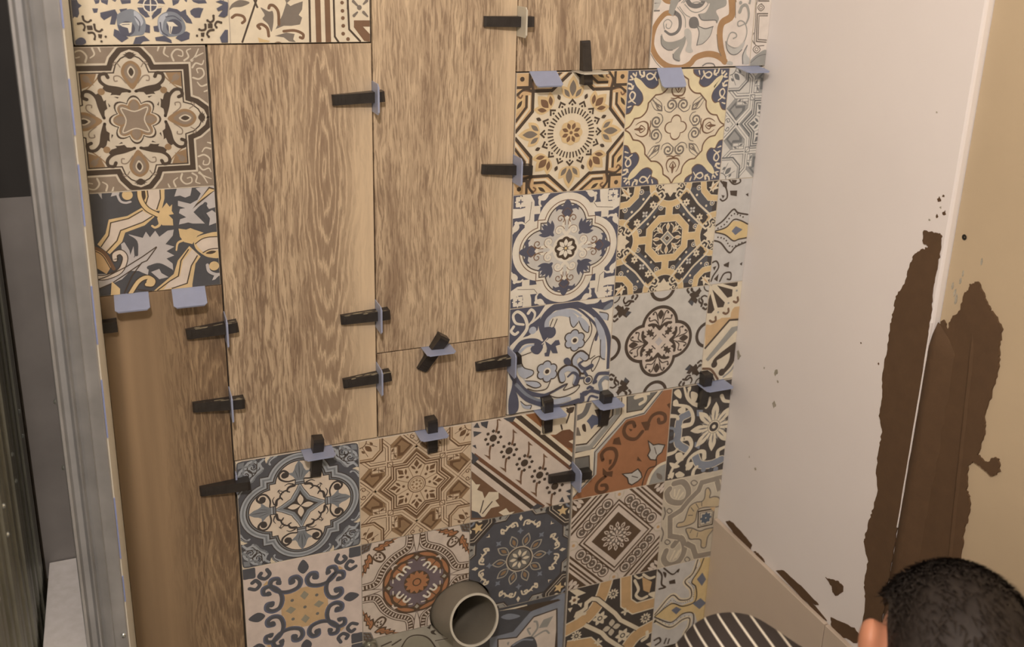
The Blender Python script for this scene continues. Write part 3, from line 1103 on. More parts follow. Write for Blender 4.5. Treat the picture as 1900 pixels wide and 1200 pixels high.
def d_ribbon(p):
    p.bg='pale'
    p.S('ribbon','503 182 539 -133 360 -258 333 -451 386 -680 460 -855',138,101)
    p.S('ribbon','487 -914 411 -854 267 -794 88 -780 -111 -834 -209 -935 -377 -1000 -633 -972 -841 -844 -967 -662 -986 -506 -949 -329 -857 -187 -748 -99 -605 -99',111,86)
    p.S('umber','579 182 620 -179',13)
    p.S('umber','272 -450 324 -680 401 -819',13)
    p.S('umber','-1057 -594 -1007 -729 -890 -888 -762 -1004',12)
    p.S('stone','-607 -77 -495 -154 -467 -310 -524 -410 -640 -443 -749 -386',76,37)
    p.S('stone2','-765 -353 -787 -253 -713 -198 -630 -254 -662 -342 -728 -331 -733 -275',17)
    p.S('stone','-377 133 -303 45 -194 18 -90 46 -32 134',78)
    p.S('stone2','-408 45 -266 -66 -118 -77 20 12 61 135',17)
    p.S('stone2','-510 11 -394 -110 -282 -166',15)
    p.S('stone2','-548 0 -388 -166 -360 -333',15)
    p.P('stone2','-678 142 -503 143 -596 -55 -613 -154 -710 -88')
    p.C('stone','-301 -255 -281 -177 -204 -155 -134 -188 -96 -301 -158 -345 -266 -333')
    p.P('stone3','-123 -301 -64 -346 58 -352 183 -319 138 -472 15 -596 -110 -628 -81 -515 -98 -413')
    p.S('stone','-135 -312 -84 -425 -110 -628',17)
    p.S('stone','-108 -312 30 -352 183 -319',17)
    p.S('stone','177 -325 138 -472 15 -596 -110 -628',10)
    p.C('stone2','-128 -110 4 -88 73 24 114 146 371 147 398 24 216 -54 284 -178 251 -257 206 -212 -38 -211 -109 -166')
    p.S('stone','-120 -121 -38 -211 206 -212 251 -257',17)
    p.C('stone2','-811 -430 -812 -575 -710 -688 -577 -701 -450 -647 -535 -736 -567 -814 -495 -884 -415 -885 -424 -783 -348 -603 -336 -445 -409 -512 -603 -566 -749 -542')
    p.C('stone3','-370 -366 -291 -356 -229 -446 -216 -650 -175 -730 -253 -751 -325 -705 -296 -581 -360 -467')
    p.S('stone','-821 -463 -796 -609 -683 -694 -577 -701',15)
    p.S('stone','-565 -769 -538 -849 -428 -885',17)
    p.S('stone2','846 -271 883 -168 869 -54 810 37 729 14 691 -77',28,63)
    p.S('stone2','832 -271 698 -316 676 -247 743 -225 833 -282 879 -432 828 -594 699 -685 526 -636 491 -567 544 -430 642 -430 676 -488 610 -522',19)
    p.C('stone3','465 -589 558 -671 699 -685 853 -571 814 -710 711 -789 599 -788 506 -705')
    p.S('stone','463 -566 506 -705 599 -788 711 -789 814 -710',15)
    p.C('stone3','857 -956 839 -803 918 -641 907 -781 989 -876 999 -958')
    p.S('stone','857 -956 839 -803 911 -641',18)
    p.S('stone','39 -974 117 -936 242 -944 288 -991',20)
    p.C('stone3','-1023 108 -869 109 -923 -22 -1023 -55 -1016 21')
    p.L('stone','-1048 -60 -881 -55',21)
    p.C('stone3','519 -949 556 -903 642 -928 634 -975')
def d_fret(p):
    p.bg='pale'
    p.L('umber','-721 -123 -926 -123 -893 -562 -692 -576',57)
    p.L('pale','-721 -125 -921 -127 -891 -560 -692 -576',13)
    p.S('umber','-992 71 -966 -226 -932 -620 -739 -651',17)
    p.S('umber','-892 54 -814 -2 -878 -60 -948 -3',17,closed=True)
    p.S('umber','-888 24 -852 -3 -881 -31 -917 -3',13,closed=True)
    p.S('umber','-897 -649 -810 -715 -881 -778 -960 -713',17,closed=True)
    p.S('umber','-892 -684 -853 -714 -885 -743 -920 -713',13,closed=True)
    p.C('stone2','-1006 -923 -864 -796 -672 -729 -638 -1001 -983 -994')
    p.S('stone','-989 -947 -831 -832 -663 -799',13)
    p.P('umber','-1011 -180 -991 -226 -1032 -295')
    p.S('umber','-980 -433 -1011 -526 -943 -620',18)
def d_floral(p):
    p.bg='white'
    p.P('navy','-1023 1004 -310 1004 -418 787 -467 542 -755 406 -992 264')
    p.S('white','-945 296 -757 474 -665 626 -721 824 -849 935 -933 870 -881 730 -735 683',69,42)
    p.S('white','-837 552 -894 521 -963 588 -918 668',50)
    p.S('white','-655 883 -599 943 -529 868 -554 756 -647 652',58,31)
    p.S('white','-309 984 -439 809 -590 693',62,31)
    p.D('blue',-560,554,70)
    p.S('white','-1001 227 -793 392 -502 430 -381 356 -414 671 -228 937',67)
    p.S('navy','-304 394 -384 667 -207 905 87 966 413 879 692 649 897 344 968 53 976 -397',140,80)
    p.S('blue','-288 499 -278 711 -66 840 174 830 362 710',95,39)
    p.S('navy','-147 888 211 888 506 672 705 429 687 212',36,52)
    p.S('dark','708 389 619 141 573 -134 685 -100',19)
    p.C('blue','12 869 259 742 308 579 231 510 167 577 141 698 -62 762 -220 743')
    p.S('dark','140 718 171 577 231 510 308 589',18)
    p.C('blue','302 697 426 643 537 491 523 374 439 424 351 534')
    p.S('dark','326 616 417 447 523 374 537 491',18)
    p.C('blue','630 657 832 393 890 124 890 -200 801 -126 760 202')
    p.S('dark','781 199 801 -126 890 -200',19)
    p.S('dark','625 -325 638 -184 780 -123 747 -261 661 -401',19,closed=True)
    p.S('dark','472 181 568 308 590 464 529 630',18)
    p.C('navy','89 937 615 914 734 978 779 914 983 949 971 812 829 770 578 840')
    p.C('steel','825 830 975 910 951 795 809 763')
    p.C('blue','727 743 896 683 904 563 776 619')
    p.S('dark','727 743 896 683 904 563',18)
    p.C('navy','-388 532 -331 583 -152 560 -117 438 -203 361 -344 409')
    p.L('white','-202 566 -140 723',24)
    p.L('dark','-162 561 -100 718',16)
    p.L('dark','-233 590 -180 728',16)
    p.S('navy','-893 182 -753 348 -519 355 -378 277',110,79)
    p.C('navy','-592 209 -498 313 -378 277 -355 195 -430 92 -530 118')
    p.S('blue','-806 170 -673 269 -536 279',59,31)
    p.L('white','-765 131 -581 184',20)
    p.L('dark','-764 100 -570 147',16)
    p.L('navy','-388 278 -245 406',44)
    p.L('white','-378 267 -264 379',16)
    p.P('navy','-321 328 -198 233 -121 311 -51 311 -21 219 -106 201 -60 55 -161 70 -204 145 -228 20 -309 31 -321 92 -282 106 -275 184')
    p.D('dark',375,185,94)
    p.D('dark',269,135,93)
    p.D('dark',155,210,93)
    p.D('dark',146,334,93)
    p.D('dark',251,384,93)
    p.D('dark',365,310,93)
    p.D('blue',373,186,73)
    p.D('blue',269,137,73)
    p.D('blue',157,211,73)
    p.D('blue',148,333,72)
    p.D('blue',251,382,73)
    p.D('blue',363,309,73)
    p.D('blue',260,260,111)
    p.D('white',260,260,73)
    p.D('dark',260,260,42)
    p.D('dark',-144,-341,93)
    p.D('dark',-248,-390,93)
    p.D('dark',-360,-314,93)
    p.D('dark',-368,-189,92)
    p.D('dark',-265,-140,92)
    p.D('dark',-152,-216,93)
    p.D('blue',-146,-340,73)
    p.D('blue',-248,-388,73)
    p.D('blue',-359,-313,72)
    p.D('blue',-367,-190,72)
    p.D('blue',-265,-142,72)
    p.D('blue',-154,-217,73)
    p.D('blue',-257,-265,111)
    p.D('white',-257,-265,73)
    p.D('dark',-257,-265,42)
    p.S('dark','499 -104 380 -6 263 -110 312 -279 462 -382',151,102)
    p.S('blue','488 -102 381 -27 279 -117 328 -271 451 -360',114,61)
    p.S('navy','623 -284 480 -324 371 -216 450 -157',90,33)
    p.S('dark','46 -472 18 -316 167 -247 349 -385 318 -585',143,123)
    p.S('blue','56 -463 35 -328 168 -268 322 -386 311 -567',106,90)
    p.S('navy','319 -595 352 -447 255 -361 156 -427',82,33)
    p.C('navy','58 -81 137 -52 207 -142 175 -202 82 -164')
    p.D('dark',565,-551,94)
    p.D('white',565,-551,75)
    p.D('navy',565,-551,56)
    p.S('navy','483 -375 539 -465',54)
    p.S('navy','468 -495 365 -490',46)
    p.S('navy','-942 -143 -868 -322 -663 -583 -359 -712 -198 -697 142 -568',134,33)
    p.S('navy','-864 -442 -618 -731 -270 -910 19 -999 388 -935',123,94)
    p.S('steel','-845 -425 -600 -684 -273 -838 177 -849',61,33)
    p.C('blue','-820 26 -738 -104 -558 -190 -525 -275 -652 -335 -772 -277 -835 -129')
    p.S('dark','-760 -22 -698 -130 -538 -203 -535 -283 -652 -335',18)
    p.C('blue','-794 -195 -670 -372 -450 -426 -366 -519 -465 -544 -628 -459')
    p.S('dark','-670 -382 -450 -430 -370 -523 -485 -545 -647 -455',18)
    p.S('dark','-197 -718 1 -601 152 -563 86 -681 392 -621 296 -755 11 -812',19,closed=True)
    p.C('blue','-191 -851 175 -825 224 -898 -66 -938')
    p.S('dark','-625 -539 -463 -605 -263 -596 -188 -456',18)
    p.C('navy','-930 -194 -923 -433 -984 -702 -956 -1009 -800 -934 -797 -713 -873 -480')
    p.C('blue','-756 -759 -654 -857 -543 -875 -561 -944 -692 -901')
    p.S('dark','-756 -759 -654 -857 -543 -875 -560 -950',16)
    p.S('navy','442 -975 465 -813 547 -785',63)
    p.S('navy','529 -834 630 -777 813 -837',63)
    p.S('navy','579 -987 636 -882 777 -936',42)
    p.S('navy','684 -621 739 -485 821 -456 1035 -488',63)
    p.S('steel','842 -790 812 -640 912 -552 1022 -610',72)
    p.P('navy','411 -784 506 -799 515 -966 454 -987')
    p.S('navy','564 -715 604 -691 670 -732',50)
    p.D('navy',715,-605,38)
    p.L('white','871 -412 1050 -398',30)
def d_fan(p):
    p.bg='cream'
    p.P('tan','-1015 220 -886 183 -692 305 -459 287 -458 381 -412 491 -249 492 -218 225 -454 244 -963 -292')
    p.D('cream',-863,295,98)
    p.D('cream',-734,373,98)
    p.D('cream',-568,436,98)
    p.D('cream',-475,540,98)
    p.D('cream',-371,643,98)
    p.P('dark','-780 1019 -374 1012 -377 913 -447 900')
    p.P('dark','-832 974 -476 852 -472 717 -574 697')
    p.P('dark','-927 902 -622 610 -646 519 -773 524')
    p.P('dark','-964 825 -838 490 -899 425 -992 436 -996 695')
    p.S('brown','-919 281 -858 242 -791 265 -799 339',45)
    p.S('brown','-633 403 -573 374 -519 410 -530 474',45)
    p.S('brown','-425 607 -364 579 -329 617 -345 681',45)
    p.D('stone2',-751,427,22)
    p.D('stone2',-539,589,22)
    p.D('stone2',-380,820,22)
    p.L('dark','-975 -286 -476 236 -217 221',40)
    p.P('stone2','-929 -510 -412 80 -203 96 -217 12 -319 -17 -750 -450 -878 -561')
    p.S('dark','-705 -661 -725 -583 -585 -474 -286 -311',55,137)
    p.S('dark','-318 -339 -334 -618 -456 -796 -544 -848',148,69)
    p.D('dark',-725,-648,68)
    p.D('dark',-533,-839,76)
    p.P('cream','-680 -568 -466 -490 -389 -436 -387 -567 -473 -641 -506 -766 -578 -756')
    p.S('brown','-980 -696 -789 -746 -614 -968',46)
    p.S('dark','-973 -762 -806 -809 -695 -978',32)
    p.S('stone2','-232 -676 -333 -836 -487 -944',37)
    p.S('stone2','-1173 1001 -1119 914 -1024 862',30)
    p.D('stone2',-959,998,20)
    p.S('dark','-888 1072 -874 1151 -768 1221',39)
    p.S('dark','-816 1033 -716 1155 -582 1182 -547 1076',35)
def d_diagonal(p):
    p.bg='greige'
    p.P('rust','-87 1040 205 1054 1057 273 1053 -62')
    p.L('cream','-66 1015 1053 -73',81)
    p.L('dark','-148 1008 1059 -176',95)
    p.L('cream','-209 950 966 -185',59)
    p.L('rust2','-323 974 975 -284',63)
    p.P('slate','-437 1014 -138 1016 -227 883 -321 920')
    p.P('slate','1034 -126 1019 -258 929 -241 980 -160')
    p.P('cream','330 537 344 730 468 816 714 1055 1018 1027 1061 206 902 301 920 387 764 459 633 483')
    p.P('rust2','570 450 760 548 912 543 1027 434 1043 120 887 171')
    p.P('cream','902 301 1033 322 1040 187')
    p.S('dark','825 994 894 896 840 687',31)
    p.C('dark','827 950 975 1012 960 884 874 877')
    p.S('dark','733 662 758 570',31)
    p.P('brown','-1008 73 -503 -445 65 -993 -169 -1079 -992 -942')
    p.L('rust2','-952 374 456 -986',68)
    p.L('greige','-899 224 262 -929',58)
    p.L('dark','-1011 256 215 -957',99)
    p.P('slate','-993 435 -849 279 -969 173')
    p.P('slate','193 -953 321 -884 455 -963 282 -1006')
    p.L('greige','-1030 206 174 -1006',67)
    p.P('cream','-985 -105 -901 -231 -818 -248 -878 -346 -774 -411 -730 -553 -649 -437 -461 -476 -457 -611 -519 -642 -432 -773 -600 -781 -722 -934 -972 -902')
    p.S('dark','-807 -826 -750 -593',22)
    p.S('dark','-765 -858 -582 -651',22)
    p.P('cream','-450 -904 -303 -845 -237 -950 -130 -951 -276 -1055')
    p.P('slate','-974 -745 -849 -817 -764 -948 -972 -902')
    p.D('dark',-591,634,69)
    p.rays('dark',-591,634,8,105,176,63)
    p.S('brown','-537 752 -515 875 -523 1035',42,21)
    p.P('brown','-531 1047 -439 947 -522 978')
    p.S('brown','-639 482 -655 367 -647 225',42,21)
    p.P('brown','-639 213 -764 345 -665 293')
    p.D('dark',-280,329,71)
    p.rays('dark',-280,329,8,107,180,64)
    p.S('brown','-225 449 -204 574 -213 737',43,21)
    p.P('brown','-221 749 -127 647 -211 679')
    p.S('brown','-327 175 -343 58 -335 -86',43,21)
    p.P('brown','-326 -99 -455 36 -353 -17')
    p.D('dark',30,23,72)
    p.rays('dark',30,23,8,109,183,65)
    p.S('brown','86 144 107 272 96 438',43,22)
    p.P('brown','88 450 185 345 99 378')
    p.S('brown','-17 -133 -33 -252 -24 -399',44,22)
    p.P('brown','-15 -412 -146 -274 -43 -328')
    p.D('dark',341,-287,73)
    p.rays('dark',341,-287,8,111,186,67)
    p.S('brown','397 -164 418 -34 406 134',44,22)
    p.P('brown','397 147 497 40 409 74')
    p.S('brown','293 -446 279 -566 289 -716',45,22)
    p.P('brown','298 -729 163 -588 269 -643')
    p.D('dark',659,-583,74)
    p.rays('dark',659,-583,8,113,190,68)
    p.S('brown','611 -744 596 -867 607 -1019',45,23)
    p.P('brown','617 -1032 479 -888 587 -945')
    p.P('slate','-971 917 -902 1010 -850 886')
    p.P('slate','-842 1010 -691 1005 -718 852 -821 933')
    p.P('slate','-970 844 -808 794 -958 726')
    p.P('slate','-985 561 -925 571 -903 482')
    p.P('slate','887 -733 1041 -696 979 -798')
    p.P('slate','763 -937 825 -835 875 -961')
    p.P('slate','914 -831 1037 -833 987 -961')
def d_orange(p):
    p.bg='orange'
    p.P('stone3','-1065 1032 857 1052 440 549 45 509 -525 -102 -520 -541 -1015 -981')
    p.P('cream','-1065 1032 791 1041 402 599 -6 550 -604 -33 -596 -537 -1017 -936')
    p.L('dark','825 1035 420 574 21 534 -581 -59 -574 -541 -995 -952',20)
    p.P('olive','32 1001 681 1015 364 659 45 659')
    p.P('olive','-1027 -115 -697 -113 -666 -457 -774 -655 -1006 -740')
    p.L('dark','24 1013 45 659 364 659 692 1013',22)
    p.L('dark','-1027 -115 -697 -113 -666 -457 -774 -655',22)
    p.S('cream','211 941 386 955 417 843 311 786',88,62)
    p.L('cream','250 998 516 988',88)
    p.L('dark','-88 1010 -74 647 -597 30 -1023 2',22)
    p.L('stone2','-163 1001 -150 649 -695 53 -1026 67',96)
    p.L('stone3','-232 991 -226 651 -731 120 -1029 128',30)
    p.L('dark','-257 784 -258 646 -765 152 -1031 164',30)
    p.S('stone','-1038 705 -853 778 -760 993',110)
    p.P('indigo','-792 620 -682 739 -528 660 -519 510 -626 507 -685 432 -734 547')
    p.C('dark','-883 552 -820 562 -794 409 -856 441')
    p.P('umber','-1040 537 -955 522 -893 341 -1031 366')
    p.P('dark','-645 827 -517 827 -485 482 -580 456 -521 553')
    p.S('choc','234 335 183 431 52 410 7 267 95 121 276 66 411 195',75)
    p.S('choc','486 237 580 471 732 532 874 465 885 332 773 318 743 400',72)
    p.S('choc','-407 -255 -436 -130 -333 -40 -178 -69 -114 -212 -158 -380 -240 -475',75)
    p.S('choc','-319 -614 -487 -736 -499 -889 -385 -957 -278 -912 -306 -817 -395 -799',72)
    p.P('choc','362 400 519 395 570 320 535 195 440 256')
    p.P('choc','-397 -422 -302 -529 -170 -533 -183 -663 -387 -578')
    p.P('choc','-219 47 -193 151 -85 175 -29 -9')
    p.P('choc','334 -408 350 -322 450 -453')
    p.P('choc','901 678 966 711 977 578')
    p.P('choc','103 315 194 277 152 241')
    p.P('choc','-275 -270 -208 -282 -225 -367 -268 -381')
    p.P('stone3','552 -28 674 -139 788 -137 929 -185 873 -332 786 -382 748 -476 631 -443 566 -341 614 -239')
    p.L('dark','552 -28 674 -139 788 -137 929 -185 873 -332 786 -382 748 -476 631 -443 566 -341 614 -239',25,closed=True)
    p.P('stone3','37 -640 240 -658 370 -594 446 -699 476 -795 391 -868 259 -921 188 -872 157 -754')
    p.L('dark','37 -640 240 -658 370 -594 446 -699 476 -795 391 -868 259 -921 188 -872 157 -754',25,closed=True)
    p.S('dark','770 -469 758 -602 601 -639 524 -827 491 -979',23)
    p.L('dark','701 -188 760 -355',16)
    p.L('dark','245 -726 385 -788',16)
    p.P('stone2','610 -1049 703 -772 830 -638 1055 -569 1095 -1033')
    p.S('cream','597 -1023 680 -767 828 -615 1054 -557',60)
    p.C('umber','795 -767 916 -837 925 -941 828 -888')
def d_mum(p):
    p.bg='soot'
    p.S('cream','-578 399 -770 311 -787 30 -764 -219 -580 -366',181)
    p.S('steel2','-578 399 -770 311 -787 30 -764 -219 -580 -366',152)
    p.S('cream','-345 -566 -227 -767 41 -819 279 -758',190)
    p.S('steel2','-345 -566 -227 -767 41 -819 279 -758',159)
    p.S('cream','-682 154 -503 174 -487 344 -613 546 -937 650',106,51)
    p.S('cream','-676 -132 -525 -149 -456 -317 -578 -501 -816 -705 -913 -937',103,52)
    p.S('cream','-130 -649 -155 -508 -298 -491 -482 -603 -515 -827',104,52)
    p.S('cream','-368 536 -513 610 -654 753 -737 975',92,42)
    p.S('cream','-1000 421 -861 387 -814 329',83,63)
    p.S('cream','-1001 -411 -844 -389 -775 -330',85,51)
    p.S('cream','-366 -1025 -347 -881 -278 -810',87,66)
    p.S('cream','135 666 202 554 326 513',86,64)
    p.S('cream','180 -666 189 -541 338 -484',93,66)
    p.S('cream','-201 478 -144 550 -135 669',76,51)
    p.S('cream','-524 612 -634 770 -630 948',58,42)
    p.C('cream','-961 921 -861 964 -789 854 -801 757 -912 834')
    p.C('cream','-580 861 -425 796 -453 640 -537 634')
    p.C('cream','-842 524 -700 581 -668 455 -771 432')
    p.C('cream','-964 724 -884 750 -830 622 -934 619')
    p.C('cream','-931 -600 -778 -650 -685 -731 -834 -743')
    p.C('cream','-808 -437 -671 -422 -612 -599 -762 -591')
    p.C('cream','-697 -833 -560 -923 -598 -979 -729 -952')
    p.C('cream','-940 -869 -804 -833 -835 -973')
    p.C('cream','-673 955 -591 982 -603 884')
    p.C('cream','-558 -714 -410 -679 -380 -769 -480 -855')
    p.C('cream','-779 -880 -695 -854 -706 -978')
    p.P('steel2','-413 453 -272 429 -268 286 -400 319')
    p.P('steel2','-387 -247 -245 -262 -272 -423 -388 -350')
    p.S('steel','-978 165 -890 130 -864 64',55)
    p.S('steel','-950 -144 -868 -118 -852 -60',55)
    p.D('slate',-940,27,50)
    p.D('steel2',-126,-903,57)
    p.D('slate',44,-947,53)
    p.D('steel2',166,-949,58)
    p.S('cream','-203 -1015 -95 -994 110 -1056 285 -1026',45)
    p.rays('cream',19,21,8,130,541,173)
    p.rays('cream',*p.last,8,80,320,90,off=.5)
    p.D('cream',19,21,260)
    p.rays('stone',19,21,16,134,368,30)
    p.D('soot',19,21,143)
    p.D('cream',19,21,134)
    p.D('soot',19,21,104)
    p.D('cream',19,21,43)
def d_acanthus(p):
    p.bg='sand'
    p.S('cream','-780 909 -576 900 -432 704 -448 506 -601 437 -837 532 -925 717 -872 806',152)
    p.S('taupe','-780 909 -576 900 -432 704 -448 506 -601 437 -837 532 -925 717 -872 806',125)
    p.S('cream','-674 -539 -514 -391 -401 -603 -417 -810 -542 -967 -752 -963 -870 -794 -827 -619',158)
    p.S('taupe','-674 -539 -514 -391 -401 -603 -417 -810 -542 -967 -752 -963 -870 -794 -827 -619',129)
    p.L('cream','378 832 -131 799 -184 630 -397 450 -562 259 -803 154 -765 -288 -550 -372',144)
    p.L('taupe','378 832 -131 799 -184 630 -397 450 -562 259 -803 154 -765 -288 -550 -372',116)
    p.L('cream','-371 -552 -195 -675 -101 -921 283 -941',150)
    p.L('taupe','-371 -552 -195 -675 -101 -921 283 -941',121)
    p.L('cream','232 771 317 527',147)
    p.L('taupe','232 771 317 527',118)
    p.P('fawn','-20 619 47 639 106 525 94 414 212 412 337 340 333 158 -2 207 -162 173 -188 -28 -251 -106 -434 -134 -620 -115 -605 -27 -468 -11 -415 159 -360 306 -227 369 -87 362 -25 439')
    p.S('umber','-20 619 47 639 106 525 94 414 212 412 337 340 333 158 -2 207 -162 173 -188 -28 -251 -106 -434 -134 -620 -115 -605 -27 -468 -11 -415 159 -360 306 -227 369 -87 362 -25 439',26,closed=True)
    p.P('fawn','-403 -209 -263 -218 -65 -332 75 -317 267 -337 143 -520 119 -749 10 -723 -19 -552 -142 -501 -286 -467 -343 -362')
    p.S('umber','-403 -209 -263 -218 -65 -332 75 -317 267 -337 143 -520 119 -749 10 -723 -19 -552 -142 -501 -286 -467 -343 -362',27,closed=True)
    p.L('umber','-334 278 -254 170',19)
    p.L('umber','-225 345 -142 214',19)
    p.L('umber','-87 362 -76 245',19)
    p.L('umber','-387 108 -269 82',19)
    p.L('umber','-299 -325 -261 -241',19)
    p.L('umber','-123 -458 -110 -345',19)
    p.P('dark','-160 161 240 143 234 -248 -132 -248')
    p.P('sand','-129 127 215 114 207 -219 -106 -221')
    p.L('dark','-96 97 194 91 181 -195 -78 -195',12,closed=True)
    p.P('tan','118 181 262 162 225 66')
    p.rays('teal',48,-47,8,12,138,81)
    p.S('cream','-704 571 -641 747',37)
    p.S('cream','-646 547 -554 662',37)
    p.S('cream','-743 623 -756 771',36)
    p.S('cream','-715 -855 -628 -666',38)
    p.S('cream','-645 -860 -533 -689',38)
    p.S('cream','-578 -829 -489 -664',38)
    p.S('umber','-325 894 -237 821 -313 769 -389 852',21,closed=True)
    p.S('umber','-845 365 -770 293 -835 251 -897 321',21,closed=True)
    p.S('umber','-828 -354 -752 -428 -817 -471 -881 -399',21,closed=True)
    p.S('umber','-317 -881 -239 -958 -305 -1001 -371 -926',22,closed=True)
    p.S('cream','-1275 965 -1155 853 -1044 852',45)
    p.S('umber','-961 143 -927 271 -962 413',28)
    p.S('umber','-992 -31 -934 -180 -964 -356',28)
def d_shield(p):
    p.bg='slate'
    p.P('steel2','-557 380 -81 384 263 737 948 1002 1057 917 1140 -749 -544 -244')
    p.P('dark','-406 314 -6 251 338 627 846 678 908 -680 -391 -289')
    p.P('greige','-375 283 5 219 350 596 816 649 838 169 813 -651 -361 -299')
    p.S('stone2','322 172 432 325 414 471 361 500',44)
    p.P('stone2','458 318 555 489 762 517 641 295')
    p.S('stone2','336 125 592 223 687 139',39)
    p.S('stone2','281 226 225 355 276 369',38)
    p.C('slate','-147 37 155 177 376 114 428 -246 14 -239')
    p.S('steel2','-72 71 130 141 338 82',38)
    p.C('steel2','-344 791 -170 827 61 708 -166 687')
    p.P('cream','-410 947 192 937 208 858 -47 904')
    p.P('dark','-47 904 333 913 849 888 904 845 288 758')
    p.C('stone2','-201 165 -151 179 -174 101')
def d_faded(p):
    p.bg='khaki'
    p.C('olive2','-265 209 -345 591 -139 817 66 806 273 651 443 288 275 46')
    p.S('dark','-345 568 -180 829 25 846 231 711 400 398',27)
    p.C('dark','273 866 377 861 335 820 377 753 283 804')
    p.P('dark','190 961 272 997 252 908')
    p.S('dark','-665 803 -484 845',30)
    p.S('dark','-465 768 -302 840',31)
    p.S('dark','357 627 705 600',18)
    p.P('olive2','399 591 705 576 708 283 484 349')
def d_straps(p):
    p.bg='soot'
    p.S('cream','-1007 61 -640 189 -407 371 -248 644 -148 988',295)
    p.S('caramel','-1007 61 -640 189 -407 371 -248 644 -148 988',244)
    p.S('cream','336 -870 596 -539 844 -429 1126 -357',312)
    p.S('caramel','336 -870 596 -539 844 -429 1126 -357',258)
    p.L('cream','287 1020 334 360 543 173 1081 192',270)
    p.L('caramel','287 1020 334 360 543 173 1081 192',217)
    p.L('cream','-962 -314 -473 -367 -238 -642',265)
    p.L('caramel','-962 -314 -473 -367 -238 -642',213)
    p.L('dark','-794 318 -759 408 -653 437 -576 487 -569 600 -452 669 -328 622 97 176 235 -22 652 -345',129)
    p.L('cream','-794 318 -759 408 -653 437 -576 487 -569 600 -452 669 -328 622 97 176 235 -22 652 -345',90)
    p.L('dark','-580 86 -181 -215 -45 -401 327 -747',134)
    p.L('cream','-580 86 -181 -215 -45 -401 327 -747',93)
    p.rays('cream',23,659,10,40,126,43)
    p.D('cream',23,659,23)
    p.rays('cream',815,-131,10,42,131,45)
    p.D('cream',815,-131,24)
    p.rays('cream',-752,-127,10,40,125,43)
    p.D('cream',-752,-127,23)
    p.rays('cream',-245,153,6,0,172,97)
    p.D('soot',-245,153,57)
    p.D('cream',-245,153,34)
    p.rays('cream',304,-411,6,0,177,100)
    p.D('soot',304,-411,59)
    p.D('cream',304,-411,35)
    p.rays('sand',35,-143,4,23,204,134)
    p.rays('cream',320,160,4,0,99,58)
    p.rays('cream',-252,-416,4,0,99,58)
    p.P('caramel','656 899 895 723 859 471 710 567')
    p.S('cream','492 854 593 627 547 493 668 374 808 396',64)
    p.S('cream','680 951 830 827 943 827',58)
    p.C('cream','832 448 1001 463 984 320')
    p.S('cream','484 971 573 891 656 899',46)
    p.P('cream','-974 1002 -874 1088 -789 983 -596 848 -780 811')
    p.P('cream','-980 582 -874 582 -922 481')
    p.P('cream','-771 639 -664 639 -685 531')
    p.rays('cream',-843,743,6,0,122,72)
    p.D('brown',-843,743,39)
    p.S('cream','-780 299 -703 364 -596 364',73)
    p.S('cream','777 -666 887 -607 877 -483',78)
    p.P('cream','872 -784 1072 -750 1060 -960')
def d_palediamond(p):
    p.bg='dove'
    p.P('gold2','-962 -159 -593 91 -317 -58 -54 -22 -45 335 -147 480 37 848 -11 1035 292 962 470 -744 127 -649 7 -341 -240 -244 -550 -401')
    p.S('cream','-966 -107 -608 258 -390 97 -194 51 -112 113 -145 301 -306 521 -123 681 -26 1039',104)
    p.S('dark','-966 -107 -608 258 -390 97 -194 51 -112 113 -145 301 -306 521 -123 681 -26 1039',28)
    p.S('cream','-954 -260 -567 -533 -283 -420 -104 -433 -107 -646 -188 -808 -121 -1198',105)
    p.S('dark','-954 -260 -567 -533 -283 -420 -104 -433 -107 -646 -188 -808 -121 -1198',28)
    p.S('dark','-963 -153 -590 54 -315 -79 -50 -68 19 79 -30 331 -138 478 19 734 110 1006',28)
    p.S('dark','-961 -174 -563 -413 -297 -274 -56 -309 6 -493 -15 -733',28)
    p.dots('dark','-894 -115 -599 158',9,11)
    p.dots('dark','-553 134 -383 20 -117 10',9,11)
    p.dots('dark','-63 71 -81 315 -222 493',9,11)
    p.dots('dark','-201 583 -47 810',9,11)
    p.dots('dark','-883 -244 -573 -471 -320 -343 -79 -379',9,11)
    p.P('indigo2','-17 507 102 640 211 449 121 308')
    p.P('indigo2','-576 -108 -464 -48 -332 -144 -447 -242')
    p.P('indigo2','-64 -80 121 7 273 -154 119 -265')
    p.P('indigo2','9 -678 124 -618 257 -747 146 -840')
    p.S('dark','-1076 1063 -888 843 -868 605 -774 507 -916 500',41)
    p.S('dark','-843 976 -625 777 -489 860 -498 804',36)
    p.P('dark','-699 635 -555 643 -531 534 -678 556')
    p.C('dark','-864 895 -774 843 -793 732')
    p.S('dark','-928 -750 -814 -722 -776 -824 -888 -883',43)
    p.L('dark','-681 -913 -634 -773',37)
    p.L('dark','-591 -939 -558 -810',37)
